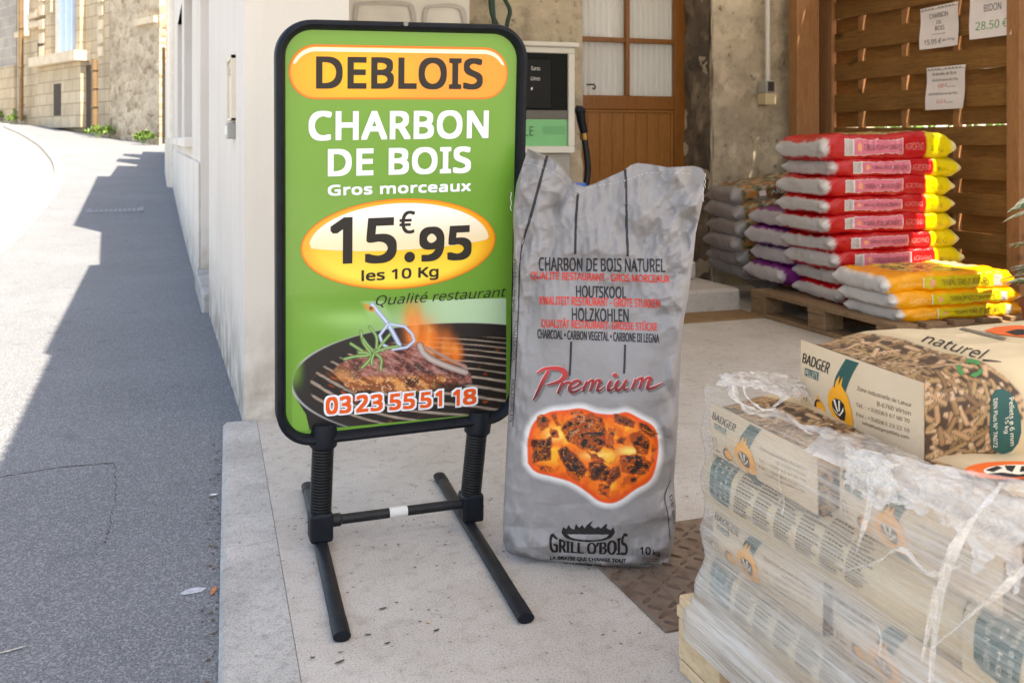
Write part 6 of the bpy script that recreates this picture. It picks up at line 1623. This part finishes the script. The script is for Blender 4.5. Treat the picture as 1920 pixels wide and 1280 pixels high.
for w_, q_ in (("Pellets ø 6 mm", dn(1890, 747, 1892, 834, 9)), ("15 kg", dn(1881, 782, 1880, 812, 9)), ("DIN Plus N° 7A072", dn(1861, 749, 1861, 838, 8))): on_bag([txt(w_, q_)], "lettering", i_crm, .28, .14, .0022)
on_bag([poly_tris([(1846, 621), (1866, 614), (1900, 611), (1935, 612), (1935, 634), (1905, 632), (1870, 628)])], "emblem", i_org, .4, .6)
on_bag([poly_tris([(1885, 624), (1905, 619), (1935, 619), (1935, 629), (1905, 630)])], "emblem_face", i_ink, .4, .6, .0018)
on_bag([poly_tris([(1798, 618), (1806, 615), (1888, 634), (1882, 639)])], "lettering", ink("faded bag ink", S(120, 108, 92), .6, .2), .35, .6)

# ---- bags in the wrapped stack: four layers, ends out (1st, 3rd) and sides out (2nd, 4th)
m_kr2 = m_kraft
side0 = thing("pellet_bag", "wrapped pellet bag", "pellet bag", (0, 0, 0))
sb_ = dup(bb, side0); 
for ch in list(sb_.children): bpy.data.objects.remove(ch)
me = bpy.data.meshes.new("body"); 
bpy.data.objects.remove(sb_)
CGS = kraft(PB); CGS = blend(CGS, .0, (200, 180, 150))
V = PB.reshape(-1, 3); g = grid_faces(nxb, npb)
fl_ = [(i * npb, (i + 1) * npb, (i + 1) * npb + npb - 1, i * npb + npb - 1) for i in range(nxb - 1)]
sb_ = meshobj("body", V, [tuple(f) for f in g] + fl_ + [tuple((nxb - 1) * npb + j for j in range(npb)), tuple(j for j in range(npb))[::-1]], m_kraft, side0, True, cols=CGS.reshape(-1, 3), local=True)
def on_side(items, name, mat, out=.0013):
    """x along the bag, q height on the near side (metres)"""
    V, T = merge(items); V, T = refine(V, T, .012); ph = np.interp(V[:, 1], [0, .125], [.04, .33]); P = bagF(V[:, 0], ph); P[:, 1] -= out
    meshobj(name, P, T, mat, sb_, True, local=True)
on_side([poly_tris(rrect(.022, .012, .105, .112, .016))], "dark_label", i_tea)
for k, w_ in enumerate(("Pellets ø 6 mm", "15 kg", "DIN Plus N° 7A072")): on_side([txt(w_, [(.085 - .022 * k, .104), (.085 - .022 * k, .022), (.096 - .022 * k, .022), (.096 - .022 * k, .104)])], "lettering", i_crm, .0020)
rgt = random.Random(3); lines = []
for c in range(6):
    for r in range(17):
        x = .125 + c * .058; z = .016 + r * .0056; w_ = rgt.uniform(.03, .052); xx = x
        while xx < x + w_: 
            u = rgt.uniform(.003, .008); lines.append(poly_tris(uq(xx, z, xx + u, z + .0026))); xx += u + .0018
on_side(lines, "small_print", i_brn)
LAB = {}
def place_end(y, layer, lab, seed):
    t = dup(bg0); t["label"] = lab; t["group"] = "pellet bags wrapped on the pallet"
    for ch in list(t.children):
        if ch.name.startswith("body"):
            for c2 in list(ch.children): bpy.data.objects.remove(c2)
    t.location = (.974 + .008 * sin(k * 2 + layer * 40), y, layer); t.rotation_euler = (0, radians(1.5 * sin(seed * 3 + layer * 9)), radians(-2 + 1.5 * sin(k * 5 + layer * 30))); t.scale = (1, 1, .74)
zl = [.418, .325, .232, .142]
lay = .093
for li, nm in ((0, "top"), (2, "third")):
    for k, y in enumerate((1.288, .938, .588)):
        if li == 2 and k == 2: continue
        place_end(y, zl[li], "%s wrapped pellet bag of the %s layer, end panel outwards" % (["farthest", "middle", "nearest"][k], nm), k)
for li, nm in ((1, "second"), (3, "lowest")):
    for k, y in enumerate((1.628, .998)):
        t = side0 if (li == 1 and k == 0) else dup(side0)
        t["label"] = "%s pellet bag of the %s layer, printed long side outwards" % (["farther", "nearer"][k], nm); t["group"] = "pellet bags wrapped on the pallet"
        t.location = (.966, y, zl[li]); t.rotation_euler = (0, 0, radians(-90 + [1, -1][k])); t.scale = (1, 1, .74)
# orange emblem printed on the upper face of the middle bag, in the open part of the film
mid_bag = [o for o in bpy.data.objects if o.get("label", "").startswith("middle wrapped pellet bag of the top")][0]
def on_top(nm, P, mat, z):
    V, T = poly_tris(P); W = at_z(V[:, 0], V[:, 1], z); meshobj(nm, W, T, mat, mid_bag)
on_top("emblem", ell(1893, 881, 84, 17), i_org, .5355)
on_top("emblem_face", ell(1908, 882, 64, 11.5), i_crm, .5362)
for P in ([(1848, 880), (1870, 873), (1880, 876), (1862, 884)], [(1884, 872), (1905, 872), (1898, 884), (1888, 880)], [(1852, 887), (1880, 885), (1910, 889), (1960, 882), (1950, 892), (1890, 893)], [(1915, 873), (1960, 876), (1912, 884)]): on_top("emblem_mark", P, i_ink, .5369)
# ---- fresh pallet under it
pn = thing("pallet", "pale new wooden pallet carrying the wrapped pellet bags", "pallet", (.93, .47, 0)); pallet_parts(pn, m_neww, 1.19, .8)

# ---- stretch film: a skin over the outward side, the far corner and the edge of the top; streaked and cloudy
def film_mat(name, lo, hi, streak=True, white=.85):
    t = NT(name); t.t.nodes.remove(t.p)
    tb = t.n("BsdfTransparent"); gl = t.n("BsdfGlossy"); gl.inputs["Roughness"].default_value = .18; df = t.n("BsdfDiffuse"); df.inputs[0].default_value = (white, white * .965, white * .92, 1); tl = t.n("BsdfTranslucent"); tl.inputs[0].default_value = (white, white, white, 1)
    at = t.n("Attribute", attribute_name="Col"); sp = t.n("SeparateColor"); t.l(at.outputs[0], sp.inputs[0])
    v = t.coord((1.2, 1.5, 60) if streak else (5, 5, 14)); n = t.noise(3.0, 7, v, .7, .15 if streak else .8)
    n2 = t.noise(9, 4, v, .6)
    f = t.ramp(n, [(.36, (lo, lo, lo, 1)), (.52, ((lo + hi) / 2,) * 3 + (1,)), (.68, (hi, hi, hi, 1))])
    m = t.n("Math", operation='MULTIPLY'); t.l(f, m.inputs[0]); t.l(sp.outputs[0], m.inputs[1])
    nb = t.bump(n, .16 if streak else .3, .006)
    for b in (gl, df): t.l(nb, b.inputs["Normal"])
    a1 = t.n("MixShader"); a1.inputs[0].default_value = .45; t.l(df.outputs[0], a1.inputs[1]); t.l(tl.outputs[0], a1.inputs[2])
    lw = t.n("LayerWeight"); lw.inputs[0].default_value = .5; t.l(nb, lw.inputs["Normal"]); pw_ = t.n("Math", operation='POWER'); pw_.inputs[1].default_value = 4.0; t.l(lw.outputs["Facing"], pw_.inputs[0])
    fr = t.n("Math", operation='MULTIPLY_ADD'); fr.inputs[1].default_value = .5; fr.inputs[2].default_value = .05; t.l(pw_.outputs[0], fr.inputs[0])
    a2 = t.n("MixShader"); t.l(m.outputs[0], a2.inputs[0]); t.l(tb.outputs[0], a2.inputs[1]); t.l(a1.outputs[0], a2.inputs[2])
    a3 = t.n("MixShader"); t.l(fr.outputs[0], a3.inputs[0]); t.l(a2.outputs[0], a3.inputs[1]); t.l(gl.outputs[0], a3.inputs[2])
    t.l(a3.outputs[0], t.out.inputs[0]); return t.m
m_film = film_mat("stretch film", .24, .98); m_torn = film_mat("torn crumpled film", .22, .95, False, .92)
sf = thing("stretch_film", "clear streaky stretch film wound round the pellet stack and its pallet", "stretch film", (.95, 1.1, .14))
# path round the stack in plan: from the near end along the outward side, round the far corner, along the far side
path = [(.955, .42)] + [(.955, y) for y in np.linspace(.5, 1.60, 120)] + [(.955 + .03 * (1 - cos(a)), 1.60 + .03 * sin(a)) for a in np.linspace(.15, pi / 2, 10)] + [(x, 1.632) for x in np.linspace(1.0, 1.75, 40)]
path = np.array(path); tang = np.gradient(path, axis=0); tang /= np.linalg.norm(tang, axis=1, keepdims=True); nrm = np.stack([-tang[:, 1], tang[:, 0]], 1)
arc = np.concatenate([[0], np.cumsum(np.linalg.norm(np.diff(path, axis=0), axis=1))])
zs = np.concatenate([np.linspace(.085 , .16, 14), np.linspace(.165, .545, 90)])
U, Zg = np.meshgrid(np.arange(len(path)), zs, indexing='ij')
bul = np.zeros_like(Zg)
for z0 in zl: bul += .009 * np.exp(-((Zg - z0 - .045) / .026) ** 2)
fl2 = sstep(.225, .13, Zg) * .022 + sstep(.16, .12, Zg) * .018
aa = arc[U]
slack = .0022 * (ridge(aa * 1.0, Zg * 60 - aa * .8, 2, 3, 3) - .3) + .004 * (fbm(aa * 2, Zg * 14, 7) - .5)
out = bul + fl2 + slack
PF = np.stack([path[U, 0] + nrm[U, 0] * out, path[U, 1] + nrm[U, 1] * out, Zg], -1)
topc = sstep(.525, .545, Zg); PF[..., 0] += topc * .02 * np.where(U < 122, 1, 0)
dens = .60 + .72 * sstep(.42, .75, fbm(aa * 1.6, Zg * 12 - aa * .9, 4)) + .25 * sstep(.17, .1, Zg)
dens = np.clip(dens * (.55 + .45 * sstep(.55, .35, Zg)), 0, 1.6)
nU = len(path); gf = grid_faces(nU, len(zs))
meshobj("wrap", PF.reshape(-1, 3), gf, m_film, sf, True, cols=np.repeat(dens.reshape(-1, 1), 3, 1))
# crumpled sheets and torn edges
def sheet(name, fn, nu, nv, dens=1.0, keep=None, seed=0, parent=None):
    u, v = np.meshgrid(np.linspace(0, 1, nu), np.linspace(0, 1, nv), indexing='ij'); P = fn(u, v)
    g = grid_faces(nu, nv)
    if keep is not None: g = g[keep(u, v).reshape(-1)[g].all(1)]
    d = np.clip(dens * (.55 + .9 * ridge(u * 6 + seed, v * 7, seed, 3, 2)), 0, 1.4)
    return meshobj(name, P.reshape(-1, 3), g, m_torn, parent or sf, True, cols=np.repeat(d.reshape(-1, 1), 3, 1))
xo = lambda z: .938
def px_sheet(c, x=.93, amp=.012, seed=0, sc=1.0):
    """a hanging sheet through four photo corners (bl, br, tr, tl), each with its own distance plane x"""
    Q = np.array([at_x(px, py, xx) for px, py, xx in c])
    def fn(u, v):
        P = (1 - u)[..., None] * (1 - v)[..., None] * Q[0] + u[..., None] * (1 - v)[..., None] * Q[1] + u[..., None] * v[..., None] * Q[2] + (1 - u)[..., None] * v[..., None] * Q[3]
        d = amp * (ridge(u * 4 * sc + seed, v * 5 * sc, seed, 3, 1.5) - .5) * 2; P[..., 0] -= np.abs(d) * .8 + .004; P[..., 2] += d * .35
        return P
    return fn
rag = lambda s, f, a: (lambda u, v: (v > a * ridge(u * f + s, 0 * u + s, 1.0, 3, 1.0) + .06 * np.sin(u * 23 + s)) & (u > .10 * ridge(v * 7 + s, 0 * v, 2, 2, 1)))
sheet("hanging_sheet", px_sheet([(1605, 905, .935), (1900, 1185, .935), (1960, 905, .96), (1585, 835, .965)], amp=.016, seed=3), 150, 100, .85, rag(3, 5, .55), 3)
sheet("hanging_sheet", px_sheet([(1580, 960, .93), (1700, 985, .93), (1680, 865, .94), (1590, 835, .95)], amp=.014, seed=8), 70, 60, .9, rag(8, 4, .5), 8)
# film lying over the near top edge
def topfn(u, v):
    x = .945 + .12 * v; y = 1.30 - .40 * u
    z = .528 + .010 * ridge(u * 7, v * 3, 4, 3, 1.5) + .008 * np.sin(v * 3) - .012 * sstep(.3, 0, v)
    return np.stack([x, y, z], -1)
sheet("top_sheet", topfn, 120, 40, .95, lambda u, v: v < .55 + .4 * ridge(u * 5, 0 * u, 3, 2, 1), 5)
# twisted strands
def strand(pts, w, name="strand", seed=0, dens=1.1, flat=.35):
    C = np.array(bez([tuple(p) for p in pts], 10)); n = len(C); T = np.gradient(C, axis=0); T /= np.linalg.norm(T, axis=1, keepdims=True) + 1e-9
    up = np.array([.3, .2, 1.0]); S_ = np.cross(T, up); S_ /= np.linalg.norm(S_, axis=1, keepdims=True) + 1e-9; N_ = np.cross(S_, T)
    m = 9; rows = []; t = np.linspace(0, 1, n)
    W = np.interp(t, np.linspace(0, 1, len(w)), w)
    for j in range(m):
        q = 2 * j / (m - 1) - 1; tw = t * 4 + seed; wj = W * (1 + .5 * (vnoise(t * 14 + j * .7, seed + j * .2, 2) - .5))
        a = q * .5 * wj; h = .35 * W * (vnoise(t * 20 + seed, j * .8 + seed, 1) - .5) + .3 * W * (1 - q * q)
        rows.append(C + S_ * (a * np.cos(.6 * np.sin(tw)))[:, None] + N_ * (h + a * np.sin(.6 * np.sin(tw)))[:, None])
    P = np.stack(rows, 1); d = np.clip(dens * (.6 + .7 * ridge(np.linspace(0, 4, n)[:, None] + seed, np.linspace(0, 3, m)[None, :], seed, 2, 1.5)), 0, 1.4)
    meshobj(name, P.reshape(-1, 3), grid_faces(n, m), m_torn, sf, True, cols=np.repeat(d.reshape(-1, 1), 3, 1))
X_ = lambda px, py, x=.925: at_x(px, py, x)
strand([X_(1880, 905, .945), X_(1840, 955, .92), X_(1800, 1010, .915), X_(1770, 1080, .915), X_(1755, 1160, .92), X_(1745, 1280, .92)], [.006, .012, .016, .014, .010, .006], seed=1)
strand([X_(1752, 1100, .917), X_(1740, 1180, .918), X_(1728, 1240, .92)], [.004, .006, .003], seed=2)
strand([X_(1745, 1215, .915), X_(1790, 1180, .915), X_(1850, 1130, .915), X_(1930, 1060, .92)], [.004, .008, .012, .012], seed=3)
strand([X_(1580, 1070, .925), X_(1640, 1055, .918), X_(1690, 1030, .918), X_(1740, 1075, .918), X_(1800, 1060, .92)], [.004, .010, .012, .010, .004], seed=4)
strand([X_(1605, 1035, .928), X_(1620, 985, .925), X_(1632, 930, .925), X_(1625, 880, .935)], [.003, .007, .009, .004], seed=5)
strand([X_(1630, 905, .93), X_(1650, 880, .93), X_(1690, 870, .94)], [.004, .012, .006], seed=6)
strand([X_(1463, 878, .95), X_(1460, 905, .943), X_(1470, 940, .942), X_(1466, 965, .942)], [.002, .004, .003, .002], seed=7)
strand([X_(1640, 1160, .935), X_(1652, 1195, .93), X_(1648, 1230, .93)], [.002, .004, .002], seed=8)
# loop of torn film at the far top corner
Zp = lambda px, py, z: at_z(px, py, z)
strand([Zp(1352, 712, .56), Zp(1372, 706, .565), Zp(1410, 706, .57), Zp(1450, 712, .57), Zp(1500, 722, .56)], [.014, .026, .026, .03, .03], seed=11, dens=1.2)
strand([Zp(1372, 712, .56), Zp(1374, 735, .555), Zp(1385, 760, .545), Zp(1420, 775, .535), Zp(1470, 778, .53), Zp(1500, 800, .525), Zp(1524, 816, .522)], [.010, .022, .018, .018, .018, .012, .006], seed=12, dens=1.2)
strand([Zp(1394, 715, .565), Zp(1400, 745, .555), Zp(1430, 768, .545), Zp(1455, 765, .55)], [.006, .008, .008, .006], seed=13)
strand([Zp(1450, 764, .545), Zp(1480, 745, .55), Zp(1505, 735, .55), Zp(1520, 742, .545)], [.01, .03, .04, .02], seed=14, dens=1.2)
strand([Zp(1352, 712, .56), Zp(1353, 722, .556), Zp(1362, 718, .56), Zp(1400, 720, .562), Zp(1440, 730, .556), Zp(1490, 750, .55)], [.006, .02, .028, .024, .03, .03], seed=15, dens=1.15)
strand([Zp(1500, 800, .524), Zp(1540, 808, .526), Zp(1580, 826, .526), Zp(1600, 842, .524)], [.008, .02, .026, .01], seed=16, dens=1.1)
